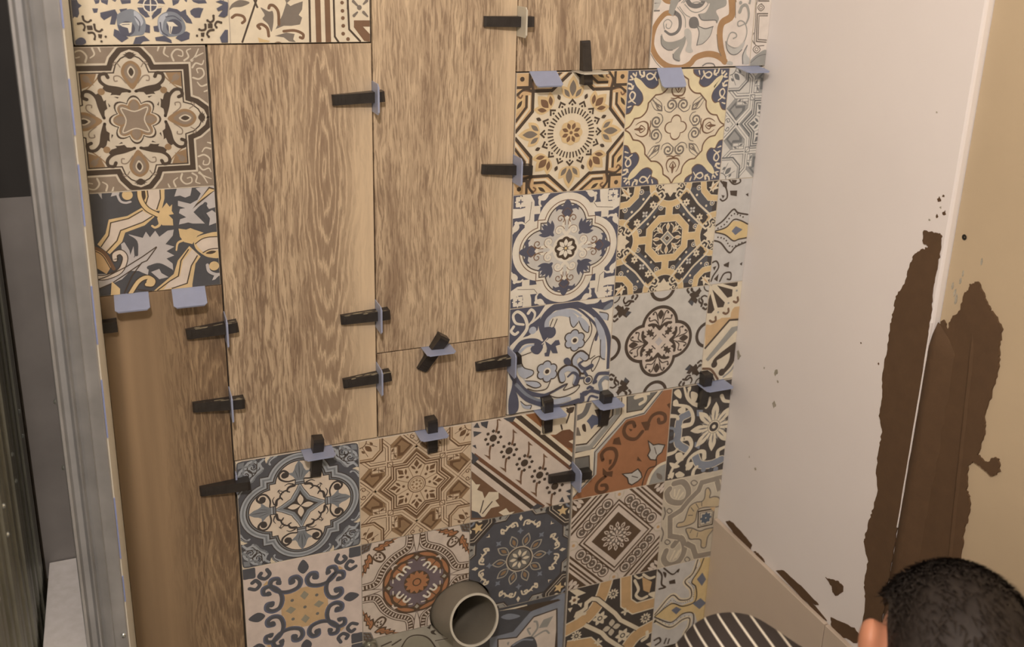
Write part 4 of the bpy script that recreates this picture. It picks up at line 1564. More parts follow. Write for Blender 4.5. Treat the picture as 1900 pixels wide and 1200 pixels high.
def d_palediamond2(p):
    p.bg='dove'
    p.P('gold2','-1005 30 -757 95 -605 206 -437 182 -287 118 -257 -135 -398 -154 -573 -180 -738 -72')
    p.S('dark','-1037 115 -841 226 -641 424 -528 354 -309 302',33)
    p.S('dark','-1035 -128 -842 -197 -631 -405 -500 -302 -247 -220',34)
    p.S('dark','-1006 39 -757 95 -607 227 -464 205 -287 118',27)
    p.S('dark','-1005 24 -764 -49 -573 -180 -445 -160 -256 -146',27)
    p.dots('dark','-964 76 -787 160 -620 341 -374 249',10,17)
    p.dots('dark','-948 -73 -755 -132 -608 -292 -342 -222',10,17)
    p.P('indigo2','-630 12 -546 98 -390 23 -538 -73')
    p.S('dark','-969 982 -838 833 -797 669 -882 605 -943 640',31)
    p.S('dark','-812 1012 -684 903 -548 934 -569 1016',31)
    p.S('dark','-1001 -568 -898 -546 -838 -668 -939 -827 -975 -929',32)
    p.S('dark','-784 -950 -704 -809 -562 -803 -548 -932 -620 -925',32)
    p.P('dark','-934 980 -828 953 -826 832 -912 878')
    p.P('dark','-740 987 -623 979 -640 920 -710 925')
    p.P('dark','-752 787 -596 780 -592 671 -731 701')
    p.P('dark','-968 -655 -888 -638 -926 -727')
    p.P('dark','-736 -626 -616 -581 -617 -695 -721 -659')
    p.P('dark','-920 -892 -824 -797 -836 -948')
    p.P('dark','-403 692 -347 718 -339 646')
    p.P('dark','-376 -652 -320 -615 -324 -689')
    p.P('dark','-929 719 -858 704 -887 646')


# ------------------------------------------------------------------ setting
M_BACK = plain('tile_adhesive_bed', '#4a3c2e', 0.9, 0.2, 60)
M_GROUT = plain('joint_cream', '#b5a08a', 0.8, 0.1, 80)
M_TILEEDGE = plain('tile_body', '#c8ad90', 0.6, 0.08, 60)
M_WHITE = plain('plasterboard_white', '#dac2ae', 0.75, 0.03, 3.5, bmp=0.03, bscale=300)
M_TANB = plain('plasterboard_tan', '#b4946f', 0.8, 0.06, 5, bmp=0.05, bscale=260)
M_FLOOR = plain('floor_screed', '#8f7f6c', 0.85, 0.2, 9, bmp=0.2, bscale=60)
M_CEIL = plain('bare_concrete', '#8f7f6e', 0.9, 0.10, 5)
M_ADH = plain('adhesive_brown', '#553a23', 0.85, 0.10, 45, bmp=0.25, bscale=150)
M_ADHG = plain('adhesive_grey', '#9a876f', 0.85, 0.35, 160)

XR = 0.4734      # face of the white board on the right wall
CEIL = 2.55


def struct(o):
    o['kind'] = 'structure'
    return o


struct(MB().box((-1.66, -3.26, -0.06), (0.62, 0.12, 0.0)).build('floor', M_FLOOR))
struct(MB().box((-1.66, -3.26, CEIL), (0.62, 0.12, CEIL + 0.06)).build('ceiling', M_CEIL))
struct(MB().box((-1.66, -3.26, 0), (0.62, -3.2, CEIL)).build('wall_front', M_CEIL))
wall_side = struct(MB().box((-1.66, -3.2, 0), (-1.6, 0.011, CEIL)).build('wall_far_left', M_WHITE))  # unseen wall, set white and near to bounce light onto the right wall
WH = (-0.141, -0.021, 0.206, 0.326)      # opening for the drain pipe
wall_back = struct(MB().box((-1.66, 0.011, 0), (WH[0], 0.14, CEIL)).box((WH[1], 0.011, 0), (XR + 0.025, 0.14, CEIL)).box((WH[0], 0.011, 0), (WH[1], 0.14, WH[2])).box((WH[0], 0.011, WH[3]), (WH[1], 0.14, CEIL)).build('wall_back', M_BACK))
# untiled plasterboard of the back wall: above the tiles and beyond the partition
MB().box((-0.70, 0.0, 1.78), (XR, 0.0105, CEIL - 0.001)).build('plasterboard', M_WHITE, wall_back)


# ------------------------------------------------------------------ tiles
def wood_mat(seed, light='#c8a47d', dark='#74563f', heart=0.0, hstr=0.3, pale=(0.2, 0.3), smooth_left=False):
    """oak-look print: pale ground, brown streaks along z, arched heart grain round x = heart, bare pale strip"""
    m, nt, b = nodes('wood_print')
    tc = N(nt, 'ShaderNodeTexCoord')
    obj = tc.outputs['Object']
    off = (seed * 3.7, seed * 1.3, seed * 2.1)

    def math(op, a, c):
        n = N(nt, 'ShaderNodeMath', operation=op)
        for k, v in enumerate((a, c)):
            if isinstance(v, (int, float)):
                n.inputs[k].default_value = v
            else:
                nt.links.new(v, n.inputs[k])
        return n.outputs[0]
    warp = noise(nt, 1.0, obj, 3, 0.55, (16, 1, 4.5), off)
    wv = N(nt, 'ShaderNodeVectorMath', operation='MULTIPLY_ADD')
    cb = N(nt, 'ShaderNodeCombineXYZ')
    nt.links.new(warp, cb.inputs[0])
    nt.links.new(cb.outputs[0], wv.inputs[0])
    wv.inputs[1].default_value = (0.034, 0, 0)
    nt.links.new(obj, wv.inputs[2])
    vec = wv.outputs[0]
    g1 = noise(nt, 1.0, vec, 5, 0.62, (165, 1, 12.0), off)          # streaks
    g2 = noise(nt, 1.0, vec, 3, 0.6, (380, 1, 30), off)           # pores
    g3 = noise(nt, 1.0, obj, 3, 0.5, (13, 1, 1.2), off)           # broad bands
    d, l = alb(dark), alb(light)
    mid = [(a * 0.5 + c * 0.5) for a, c in zip(d, l)]
    band = ramp(nt, g3, [(0.33, (1, 1, 1)), (0.62, (0, 0, 0))])   # 1 where the print is dark
    streak = ramp(nt, g1, [(0.38, (1, 1, 1)), (0.60, (0, 0, 0))])
    amount = math('ADD', math('MULTIPLY', band, 0.42), 0.36)
    col = mix(nt, math('MULTIPLY', band, 0.8), l, mid)
    col = mix(nt, math('MULTIPLY', streak, amount), col, d)
    pore = ramp(nt, g2, [(0.43, (1, 1, 1)), (0.51, (0, 0, 0))])
    col = mix(nt, math('MULTIPLY', pore, math('MULTIPLY', amount, 1.05)), col, [q * 0.8 for q in d])
    smudge = ramp(nt, noise(nt, 1.0, obj, 4, 0.6, (20, 1, 3.4), (off[2], off[0], off[1])), [(0.56, (0, 0, 0)), (0.70, (1, 1, 1))])
    col = mix(nt, math('MULTIPLY', smudge, 0.55), col, d)         # dark clouds in the print
    # heart grain: stretched rings
    sp = N(nt, 'ShaderNodeSeparateXYZ')
    nt.links.new(vec, sp.inputs[0])
    dx = math('MULTIPLY', math('SUBTRACT', sp.outputs[0], heart + 0.025), 30.0)
    dz = math('MULTIPLY', math('ADD', sp.outputs[2], 0.04 * seed - 0.22), 4.2)
    rr = math('SQRT', math('ADD', math('MULTIPLY', dx, dx), math('MULTIPLY', dz, dz)), 0)
    ring = math('SINE', math('ADD', math('MULTIPLY', rr, 30.0), math('MULTIPLY', g1, 12.0)), 0)
    near = ramp(nt, math('ABSOLUTE', math('MULTIPLY', dx, 0.5), 0), [(0.25, (1, 1, 1)), (0.85, (0, 0, 0))])
    hl = math('MULTIPLY', near, hstr)
    col = mix(nt, math('MULTIPLY', near, hstr * 0.9), col, mid)
    col = mix(nt, math('MULTIPLY', hl, ramp(nt, ring, [(0.15, (1, 1, 1)), (0.4, (0, 0, 0))])), col, d)
    col = mix(nt, math('MULTIPLY', hl, ramp(nt, ring, [(0.86, (0, 0, 0)), (0.98, (1, 1, 1))])), col, [min(0.88, q * 1.08) for q in l])
    # bare pale strip along one edge
    so = N(nt, 'ShaderNodeSeparateXYZ')
    nt.links.new(obj, so.inputs[0])
    mr = N(nt, 'ShaderNodeMapRange', interpolation_type='SMOOTHSTEP')
    mr.inputs[1].default_value, mr.inputs[2].default_value = pale
    nt.links.new(math('ADD', so.outputs[0], math('MULTIPLY', math('SUBTRACT', g3, 0.5), 0.05)), mr.inputs[0])
    soft = ramp(nt, noise(nt, 1.0, obj, 3, 0.5, (60, 1, 2.2), off), [(0.3, [q * 0.86 for q in l]), (0.7, [min(0.88, q * 1.06) for q in l])])
    col = mix(nt, math('MULTIPLY', mr.outputs[0], 0.85), col, soft)
    if smooth_left:  # smooth left half, with the stud's soft shadow put into its colour
        m2 = N(nt, 'ShaderNodeMapRange', interpolation_type='SMOOTHSTEP')
        m2.inputs[1].default_value = -0.035
        m2.inputs[2].default_value = 0.03
        nt.links.new(math('ADD', so.outputs[0], math('MULTIPLY', math('SUBTRACT', g3, 0.5), 0.10)), m2.inputs[0])
        sm = ramp(nt, noise(nt, 1.0, obj, 2, 0.5, (30, 1, 1.0), off), [(0.3, [q * 0.85 for q in mid]), (0.7, [q * 1.28 for q in mid])])
        col = mix(nt, m2.outputs[0], sm, col)
    nt.links.new(col, b.inputs['Base Color'])
    b.inputs['Roughness'].default_value = 0.5
    bump(nt, b, g1, 0.35, 0.0008)
    return m


def tile_body(x0, x1, z0, z1, t=0.0095, c=0.0005):
    """slab with softened front edges, front at y = 0"""
    v = [(x0 + c, 0, z0 + c), (x1 - c, 0, z0 + c), (x1 - c, 0, z1 - c), (x0 + c, 0, z1 - c)]
    v += [(x0, c, z0), (x1, c, z0), (x1, c, z1), (x0, c, z1), (x0, t, z0), (x1, t, z0), (x1, t, z1), (x0, t, z1)]
    f = [[0, 1, 2, 3]]
    for a, b in ((0, 4), (4, 8)):
        f += [[a + i, b + i, b + (i + 1) % 4, a + (i + 1) % 4] for i in range(4)]
    f.append([11, 10, 9, 8])
    return v, f


def wood_tile(x0, x1, z0, z1, seed, label, **kw):
    cx, cz = (x0 + x1) / 2, (z0 + z1) / 2
    v, f = tile_body(x0 - cx, x1 - cx, z0 - cz, z1 - cz)
    o = mesh_obj('wood_look_tile', v, f, wood_mat(seed, **kw), wall_back, (cx, 0, cz))
    o['label'] = label
    return o


J = 0.0011       # half a joint between slabs
wood_tile(-0.637, -0.4675 - J, 0.004, 0.9455, 1, 'dim wood-look tile beside the metal stud, smooth with painted soft shade on its left half', light='#a8845e', dark='#5f4531', heart=0.06, smooth_left=True)
wood_tile(-0.4675 + J, -0.233 - J, 0.6485, 1.2995, 2, 'long wood-look tile with a dark arched grain down its right side', heart=0.035, hstr=0.5, pale=(0.07, 0.115))
wood_tile(-0.233 + J, -0.0005 - J, 0.8015, 1.78, 3, 'tall wood-look tile running up past the top of the picture', heart=-0.06, hstr=0.14, pale=(0.06, 0.11))
wood_tile(-0.233 + J, -0.0005 - J, 0.6485, 0.7995, 4, 'short wood-look offcut under the tall wood-look tile', heart=-0.03, hstr=0.4)
wood_tile(-0.0005 + J, 0.239 - J, 1.2525, 1.78, 5, 'wood-look tile above the gold sunburst tile', heart=0.03)


def pattern_tile(design, x0, z1, clip, label, hole=None, mirror=False):
    """20 cm printed square with its top left corner at (x0, z1), cut to clip = (xmin, xmax, zmin, zmax)"""
    p = Pat()
    design(p)
    if mirror:       # the print repeats upside down in its upper half
        p.pieces += [(l - 0.3, q, [(x, -y) for x, y in g]) for l, q, g in p.pieces if sum(y for _, y in g) / len(g) < -60]
    cx, cz = x0 + 0.1, z1 - 0.1
    g = 0.0003
    a, b = max(x0 + g, clip[0]) - cx, min(x0 + 0.2 - g, clip[1]) - cx
    c, d = max(z1 - 0.2 + g, clip[2]) - cz, min(z1 - g, clip[3]) - cz
    k = 1e-4
    e = 0.0005
    rect = ((1, 0, (b - e) / k), (-1, 0, -(a + e) / k), (0, 1, (d - e) / k), (0, -1, -(c + e) / k))
    pieces = [(0, p.bg, [(a / k + 5, c / k + 5), (b / k - 5, c / k + 5), (b / k - 5, d / k - 5), (a / k + 5, d / k - 5)])] + p.pieces
    holes = None
    if hole:
        hx, hz, hr = (hole[0] - cx) / k, (hole[1] - cz) / k, hole[2] / k
        n = 36
        holes = [(cos(2 * pi * i / n), sin(2 * pi * i / n)) for i in range(n)]
    cols = []
    V, F, I = [], [], []

    def put(q, lay, ci):
        n0 = len(V)
        y = -lay * DZ
        ar = sum(q[i][0] * q[(i + 1) % len(q)][1] - q[(i + 1) % len(q)][0] * q[i][1] for i in range(len(q)))
        if abs(ar) < 1:
            return
        if ar < 0:
            q = q[::-1]
        V.extend((x * k, y, z * k) for x, z in q)
        F.append(list(range(n0, n0 + len(q))))
        I.append(ci)
    for lay, col, q in pieces:
        if col not in cols:
            cols.append(col)
        ci = cols.index(col)
        for (A, B, Cc) in rect:
            if any(A * x + B * y > Cc for x, y in q):
                q = clip_half(q, A, B, Cc)
                if not q:
                    break
        if not q:
            continue
        if holes:
            rest = q
            for (nx, nz) in holes:
                lim = nx * hx + nz * hz + hr
                out = clip_half(rest, -nx, -nz, -lim)
                if out:
                    put(out, lay, ci)
                rest = clip_half(rest, nx, nz, lim)
                if not rest:
                    break
        else:
            put(q, lay, ci)
    n0 = len(V)
    bv, bf = tile_body(a, b, c, d)
    V += [(x, y, z) for x, y, z in bv]
    cols.append('body')
    for f in ([] if holes else bf[1:]):
        F.append([i + n0 for i in f])
        I.append(len(cols) - 1)
    if holes:
        # edges of the slab, left open where the drilled hole runs through them
        cs = [(a, c), (b, c), (b, d), (a, d)]
        for q in range(4):
            (xa, za), (xb, zb) = cs[q], cs[(q + 1) % 4]
            for u in range(40):
                p0 = (xa + (xb - xa) * u / 40, za + (zb - za) * u / 40)
                p1 = (xa + (xb - xa) * (u + 1) / 40, za + (zb - za) * (u + 1) / 40)
                if min(hypot(s_[0] - hx * k, s_[1] - hz * k) for s_ in (p0, p1)) > hole[2]:
                    m0 = len(V)
                    V.extend([(p0[0], 0.0003, p0[1]), (p1[0], 0.0003, p1[1]), (p1[0], 0.0095, p1[1]), (p0[0], 0.0095, p0[1])])
                    F.append([m0, m0 + 1, m0 + 2, m0 + 3])
                    I.append(len(cols) - 1)
    if holes:
        # rim of the drilled hole
        n0 = len(V)
        R = [(hx * k + hole[2] * cos(2 * pi * i / 48), hz * k + hole[2] * sin(2 * pi * i / 48)) for i in range(48)]
        for i in range(48):
            j = (i + 1) % 48
            (xa, za), (xb, zb) = R[i], R[j]
            if a <= xa <= b and a <= xb <= b and c <= za <= d and c <= zb <= d:
                m0 = len(V)
                V.extend([(xa, 0, za), (xb, 0, zb), (xb, 0.0095, zb), (xa, 0.0095, za)])
                F.append([m0, m0 + 1, m0 + 2, m0 + 3])
                I.append(len(cols) - 1)
    mats = [M_TILEEDGE if q == 'body' else glaze(q) for q in cols]
    o = mesh_obj('patterned_tile', V, F, mats, wall_back, (cx, 0, cz), idx=I)
    o['label'] = label
    return o


def grout(x0, x1, z0, z1, hole=False):
    """pale joint between the printed squares of one slab"""
    MB().box((x0 + 0.001, 0.0014, z0 + 0.001), (x1 - 0.001, 0.0094, z1 - 0.001)).build('joint_filler', M_GROUT, wall_back)


PIPE = (-0.081, 0.266, 0.060)
c0 = (-0.637, -0.4686 - J, 0.9467, 1.2993)
cT = (-0.637, -0.233 - J, 1.3015, 1.6)
cR = (0.239 + J, XR - 0.0002, 1.2525, 1.6)
c1 = (0.0006, XR - 0.0002, 0.6505, 1.2505)
c2 = (-0.4655, 0.1345, 0.05, 0.6460)
c3 = (0.1378, XR - 0.0002, 0.05, 0.6485)
pattern_tile(d_roses, -0.635, 1.457, cT, 'cream tile printed with two blue-grey roses', mirror=True)
pattern_tile(d_leaf, -0.435, 1.457, cT, 'cream tile with a grey leaf spray and brown stripes', mirror=True)
pattern_tile(d_medallion, -0.6686, 1.2993, c0, 'brown and black medallion tile with a lobed rosette')
pattern_tile(d_slate, -0.6686, 1.0990, c0, 'dark slate tile with cream bands and gold leaf scrolls')
pattern_tile(d_ribbon, 0.2401, 1.4525, cR, 'pale tile with grey scrolls inside a brown ribbon', mirror=True)
pattern_tile(d_fret, 0.4405, 1.4525, cR, 'narrow cut tile with a brown square fret in the top corner', mirror=True)
S1 = [(d_goldstar, 'cream and gold tile with a sunburst star'), (d_creamblue, 'cream tile with gold scalloped frame and navy corners'), (d_greystar, 'narrow cut grey tile of interlaced straps'),
      (d_bluefoil, 'navy and cream tile with a four-lobed flower frame'), (d_goldocta, 'dark tile with gold octagon and straps'), (d_palediamond2, 'narrow cut pale grey tile with a small gold diamond'),
      (d_floral, 'white tile with sweeping blue acanthus scrolls and flowers'), (d_greyfoil, 'grey tile with a dark four-lobed outline'), (d_fan, 'narrow cut tile with a black fan and tan field')]
for i, (d_, lb) in enumerate(S1):
    pattern_tile(d_, 0.2 * (i % 3) + 0.0003, 1.2505 - 0.2 * (i // 3), c1, lb)
S2 = [(d_fleur, 'blue-grey tile with fleurs in a cream four-lobed frame'), (d_geostar, 'beige and brown tile with an eight-pointed star'), (d_diagonal, 'beige tile with diagonal stripes and a row of small black flowers'),
      (d_scrollstar, 'pinkish tile with blue scrolls around a tan star'), (d_rosette, 'brown and rust tile with a beaded round frame beside the drain pipe'), (d_darkrosette, 'dark grey-blue tile with white scrolls around a round rosette'),
      (d_scrollstar, 'tile below the blue scroll tile, mostly out of the picture'), (d_faded, 'faded olive tile under the drain pipe'), (d_shield, 'grey tile with a pale shield-shaped panel right of the drain pipe')]
for i, (d_, lb) in enumerate(S2):
    pattern_tile(d_, -0.4655 + 0.2 * (i % 3), 0.6460 - 0.2 * (i // 3), c2, lb, PIPE if i in (4, 5, 7, 8) else None)
S3 = [(d_orange, 'rust orange tile with brown scrolls and grey ivy leaves'), (d_mum, 'black and white tile with a chrysanthemum'), (d_browndiamond, 'brown tile with a framed diamond and bead rows'),
      (d_acanthus, 'tan tile with a small star in a caramel leaf frame'), (d_straps, 'dark tile with wide caramel bands and white straps'), (d_palediamond, 'pale grey tile with gold pointed panels and dotted borders')]
for i, (d_, lb) in enumerate(S3):
    pattern_tile(d_, 0.1388 + 0.2 * (i % 2), 0.6490 - 0.2 * (i // 2), c3, lb)
for c in (c0, cT, cR, c1, c3):
    grout(*c)
for xa, xb in ((c2[0], -0.14), (0.0, c2[1])):
    grout(xa, xb, c2[2], c2[3])
grout(-0.14, 0.0, 0.34, c2[3])

# ------------------------------------------------------------------ right wall
wall_right = struct(MB().box((XR + 0.025, -3.2, 0), (0.62, 0.011, CEIL)).build('wall_right', M_BACK))
wb = MB().box((XR, -0.4536, 0.001), (XR + 0.025, 0.0108, CEIL - 0.001)).build('plasterboard', M_WHITE, wall_right, bevel=0.004)
wb['label'] = 'white plasterboard sheet next to the tiled corner'
tb = MB().box((XR + 0.0125, -3.19, 0.001), (XR + 0.0249, -0.4550, CEIL - 0.001)).build('plasterboard', M_TANB, wall_right)
tb['label'] = 'unpainted tan plasterboard sheet'
M_PLAIN = plain('plain_beige_tile', '#c0a184', 0.4, 0.03, 12)
for ya, yb in ((-0.341, -0.001), (-0.90, -0.3435)):
    t_ = MB().box((XR - 0.010, ya, 0.004), (XR - 0.0012, yb, 0.3385)).build('plain_tile', M_PLAIN, wall_right, bevel=0.001)
    t_['label'] = 'plain beige wall tile'


def rough(pts, n, amp, seed):
    rnd = random.Random(seed)
    out = []
    for i, p in enumerate(pts):
        q = pts[(i + 1) % len(pts)]
        for j in range(n):
            t = j / n
            out.append((p[0] + (q[0] - p[0]) * t + rnd.uniform(-amp, amp), p[1] + (q[1] - p[1]) * t + rnd.uniform(-amp, amp)))
    return out


def patch(name, pts, x, th, n, amp, seed, mat, label=None, slope=None):
    P = [(a / 1000, b / 1000) for a, b in rough(nums(pts), n, amp, seed)]
    m_ = MB().prism([(x - th, a, b) for a, b in P], Vector((th + 0.0004, 0, 0)), 0)
    if slope:        # thick where it meets the white board, feathered out on the tan board
        m_.v = [(x - 0.0012 - (th - 0.0012) * max(0, min(1, (q[1] - slope[1]) / (slope[0] - slope[1]))) if q[0] < x - 0.0005 else q[0], q[1], q[2]) for q in m_.v]
    o = m_.build(name, mat, wall_right)
    if label:
        o['label'] = label
    return o


patch('adhesive_patch', "-411 1068 -438 1071 -445 1070 -447 1044 -446 1015 -446 986 -449 945 -450 914 -451.5 868 -452 815 -452 770 -452 716 -452.2 651 -453 608 -453.4 545 -453.4 477 -453.4 395 -453.4 250 -420 250 -418 370 -413 441 -405 466 -406 508 -391 534 -393 550 -396 582 -400 604 -404 631 -393 668 -393 706 -393 735 -382 757 -382 794 -376 828 -378 875 -376 909 -379 933 -379 954 -392 980 -396 1011 -401 1029 -414 1040 -426 1048 -414 1050",
      XR, 0.0016, 6, 1.5, 3, M_ADH, 'brown adhesive smeared along the edge of the white board')
patch('adhesive_patch', "-454.6 932 -462 948 -472 936 -476 955 -487 972 -491 998 -497 1012 -508 1021 -521 1008 -532 993 -547 983 -560 972 -560 948 -564 927 -565 903 -562 869 -558 839 -563 821 -560 794 -559 781 -576 777 -583 789 -593 793 -597 776 -589 763 -573 766 -554 767 -547 757 -552 721 -563 706 -562 683 -561 656 -563 611 -559 554 -561 470 -570 250 -453.4 250 -453.4 560 -454.4 620 -454.6 770 -454.6 901",
      XR + 0.0125, 0.0030, 6, 1.6, 5, M_ADH, 'brown adhesive spread over the tan board')
patch('paper_edge', "-451.6 940 -454.2 940 -454.6 770 -454.0 600 -452.6 600 -452.4 770", XR, 0.0021, 9, 0.45, 9, M_WHITE)
def fillet(y, w, x_in, x_out, z0, z1, name, seed, top=0.03):
    """uneven ridge of adhesive running up the wall"""
    rnd = random.Random(seed)
    n = 40
    v, f = [], []
    for k in range(n + 1):
        z = z0 + (z1 - z0) * k / n
        g = min(1.0, (z1 - z) / top + 0.05)
        a, b, c = y(z) + rnd.uniform(-0.0004, 0.0004), rnd.uniform(0.97, 1.03), w * rnd.uniform(0.93, 1.06) * g
        v += [(x_out + 0.002, a + 0.0002, z), (x_out + (x_in - x_out) * g, a, z), (x_out + (x_in - x_out) * 0.8 * g * b, a - c * 0.35, z), (x_out, a - c, z)]
    for k in range(n):
        for q in range(3):
            f.append([4 * k + q, 4 * k + q + 1, 4 * k + q + 5, 4 * k + q + 4])
    return mesh_obj(name, v, f, M_ADH, wall_right, smooth=True)


fillet(lambda z: -0.4546, 0.040, XR - 0.0012, XR + 0.0096, 0.25, 0.940, 'adhesive_ridge', 12)
fillet(lambda z: -0.549 + 0.085 * (z - 0.55), 0.006, XR + 0.0078, XR + 0.0096, 0.40, 0.95, 'adhesive_ridge', 13)
for i, (q, x) in enumerate((("-29 346 -43 357 -78 356 -115 349 -113 338 -87 338 -57 338", XR), ("-192 343 -213 358 -252 359 -297 357 -312 354 -296 347 -336 340 -328 338 -272 338", XR), ("-125 341 -138 345 -160 340 -154 337 -134 337", XR), ("-320 415 -335 424 -349 429 -363 428 -362 416 -349 400 -340 401 -337 410", XR), ("-345 352 -370 362 -400 372 -420 366 -410 350 -380 338 -350 338", XR))):
    patch('adhesive_smear', q, x, 0.0014, 4, 1.4, 20 + i, M_ADH)
rs = random.Random(4)
for i, (y, z, r, m) in enumerate(((-0.126, 0.718, 7, M_ADHG), (-0.132, 0.656, 7, M_ADHG), (-0.134, 0.703, 3, M_ADHG), (-0.100, 0.506, 4, M_ADHG), (-0.078, 0.520, 2, M_ADHG), (-0.321, 0.855, 2, M_ADH),
                                  (-0.429, 1.118, 4, M_ADH), (-0.442, 1.102, 4, M_ADH), (-0.430, 1.094, 2.5, M_ADH), (-0.434, 1.108, 2, M_ADHG), (-0.418, 1.085, 2, M_ADHG), (-0.400, 1.237, 1.6, M_ADHG), (-0.012, 0.704, 9, M_ADHG),
                                  (-0.092, 0.712, 2, M_ADHG), (-0.364, 0.837, 2, M_ADH), (-0.436, 1.125, 2.4, M_ADH))):
    q = ' '.join('%.1f %.1f' % (y * 1000 + r * rs.uniform(0.35, 1) * cos(a), z * 1000 + 1.25 * r * rs.uniform(0.35, 1) * sin(a)) for a in [k * 2 * pi / 9 for k in range(9)])
    patch('adhesive_spot', q, XR, 0.0006, 2, 0.3, 40 + i, m)
for i, (y, z, r) in enumerate(((-0.507, 1.049, 2.5), (-0.466, 1.000, 3), (-0.476, 0.983, 4), (-0.478, 1.011, 3), (-0.472, 0.992, 3), (-0.480, 1.024, 2.5))):
    q = ' '.join('%.1f %.1f' % (y * 1000 + r * 0.6 * cos(a), z * 1000 + 2.4 * r * rs.uniform(0.5, 1) * sin(a)) for a in [k * 2 * pi / 9 for k in range(9)])
    patch('adhesive_spot', q, XR + 0.0125, 0.0006, 2, 0.3, 70 + i, M_ADHG)
MB().lathe([(0.0005, 0), (0.0036, 0.0002), (0.0042, 0.0006)], (XR + 0.0124, -0.472, 1.074), (-1, 0, 0), 16).build('screw_hole', plain('hole_black', '#201810', 0.9), wall_right)

# ------------------------------------------------------------------ partition on the left
M_ZINC = plain('galvanised_steel', '#a19284', 0.45, 0.16, 18, metal=0.4, bmp=0.02, bscale=30)
M_ZINCD = plain('dull_steel_sheet', '#88786a', 0.5, 0.14, 10, metal=0.3)
M_DARKM = plain('dark_ribbed_steel', '#766b58', 0.42, 0.2, 14, metal=0.35)
M_SCREW = plain('screw_steel', '#cfc2ae', 0.25, 0.05, 40, metal=0.9)
M_PAPER = plain('board_paper', '#e0c4a6', 0.8, 0.06, 20)
M_BLUE = plain('board_blue_print', '#82829c', 0.7, 0.08, 50)
stud = empty('metal_stud', (-0.664, -0.25, 0))
tag(stud, 'galvanised steel stud with ribbed face and plasterboard strip standing at the left edge', 'stud')
prof = [(-0.0250, 0.034), (-0.0250, 0.004), (-0.0236, 0.0), (-0.0205, 0.0), (-0.0180, 0.0110), (-0.0120, 0.0105), (-0.0082, -0.0010), (-0.0062, -0.0020), (-0.0042, 0.0120), (-0.0005, 0.0085), (0.0085, 0.0022), (0.0094, 0.0100), (0.0240, 0.0052), (0.0254, 0.0066), (0.0254, 0.0100), (0.0172, 0.0104), (0.0172, 0.034)]
th = 0.0009
pv = [(x, y, z) for z in (0.001, CEIL - 0.001) for x, y in prof]
k_ = len(prof)
pf = [[i, i + 1, i + 1 + k_, i + k_] for i in range(k_ - 1)]
web = mesh_obj('web', pv, pf, M_ZINC, stud)
so = web.modifiers.new('thickness', 'SOLIDIFY')
so.thickness = th
so.offset = -1
board = MB().box((0.0174, 0.012, 0.001), (0.0268, 0.2485, CEIL - 0.001)).build('plasterboard_strip', M_PAPER, stud)
board['label'] = 'cream plasterboard strip screwed to the stud'
z_ = 0.40
rb = random.Random(2)
while z_ < 2.2:
    h_ = rb.uniform(0.035, 0.10)
    MB().box((0.0258, 0.0098, z_), (0.0274, 0.0128, z_ + h_)).build('print_mark', M_BLUE, board)
    z_ += h_ + rb.uniform(0.02, 0.11)
for z in (0.905, 0.815):
    MB().lathe([(0.0001, -0.0026), (0.0022, -0.0022), (0.0032, -0.0006), (0.0033, 0.0)], (-0.0262, 0.006, z), (1, 0, 0), 12).build('screw', M_SCREW, stud, smooth=True)
    MB().lathe([(0.0001, 0.0022), (0.0026, 0.0018), (0.0032, 0.0)], (0.020, 0.0050, z - 0.35), (0, -1, 0), 12).build('screw', M_SCREW, stud, smooth=True)

# cavity behind the stud: sheet at the back, ribbed profiles on its far side, ledge
MB().box((-0.752, 0.001, 0.50), (-0.652, 0.0105, 1.10)).build('steel_sheet', M_ZINCD, wall_back)['label'] = 'dull grey steel sheet in the cavity left of the stud'
MB().box((-0.752, 0.001, 1.10), (-0.652, 0.0105, CEIL - 0.002)).build('shade_sheet', plain('painted_shade', '#2b251f', 0.7, 0.2, 9), wall_back)  # near-black sheet standing in for the shade in the upper cavity
wall_left = struct(MB().box((-0.80, -0.62, 0.001), (-0.762, 0.0, CEIL - 0.001)).build('wall_left', M_DARKM))
for i in range(5):
    y0 = -0.003 - i * 0.1235
    cs = [(0, 0), (0.0, -0.010), (0.008, -0.014), (0.008, -0.030), (0.002, -0.034), (0.002, -0.046), (0.010, -0.050), (0.010, -0.072), (0.002, -0.076), (0.002, -0.088), (0.008, -0.092), (0.008, -0.108), (0, -0.112), (0, -0.121)]
    pv = [(-0.762 + a, y0 + b, z) for z in (0.002, CEIL - 0.002) for a, b in cs]
    n_ = len(cs)
    pf = [[j, j + 1, j + 1 + n_, j + n_] for j in range(n_ - 1)]
    mesh_obj('metal_profile', pv, pf, M_DARKM, wall_left)
    for z in (0.814, 0.776, 0.490, 0.457):
        MB().lathe([(0.0001, 0.0024), (0.0024, 0.0018), (0.0032, 0.0)], (-0.752, y0 - 0.060, z), (1, 0, 0), 12).build('screw', M_SCREW, wall_left, smooth=True)
ledge = empty('board_ledge', (-0.70, -0.2, 0))
tag(ledge, 'pale chipboard ledge at the bottom left behind the stud', 'ledge')
M_CHIP = plain('chipboard', '#dcc6ae', 0.85, 0.12, 70, bmp=0.15, bscale=220)
MB().box((-0.046, -0.30, 0.510), (0.0095, 0.199, 0.528)).build('top_board', M_CHIP, ledge, bevel=0.0008)
MB().box((-0.044, -0.296, 0.001), (0.0085, -0.284, 0.510)).build('front_board', M_CHIP, ledge)

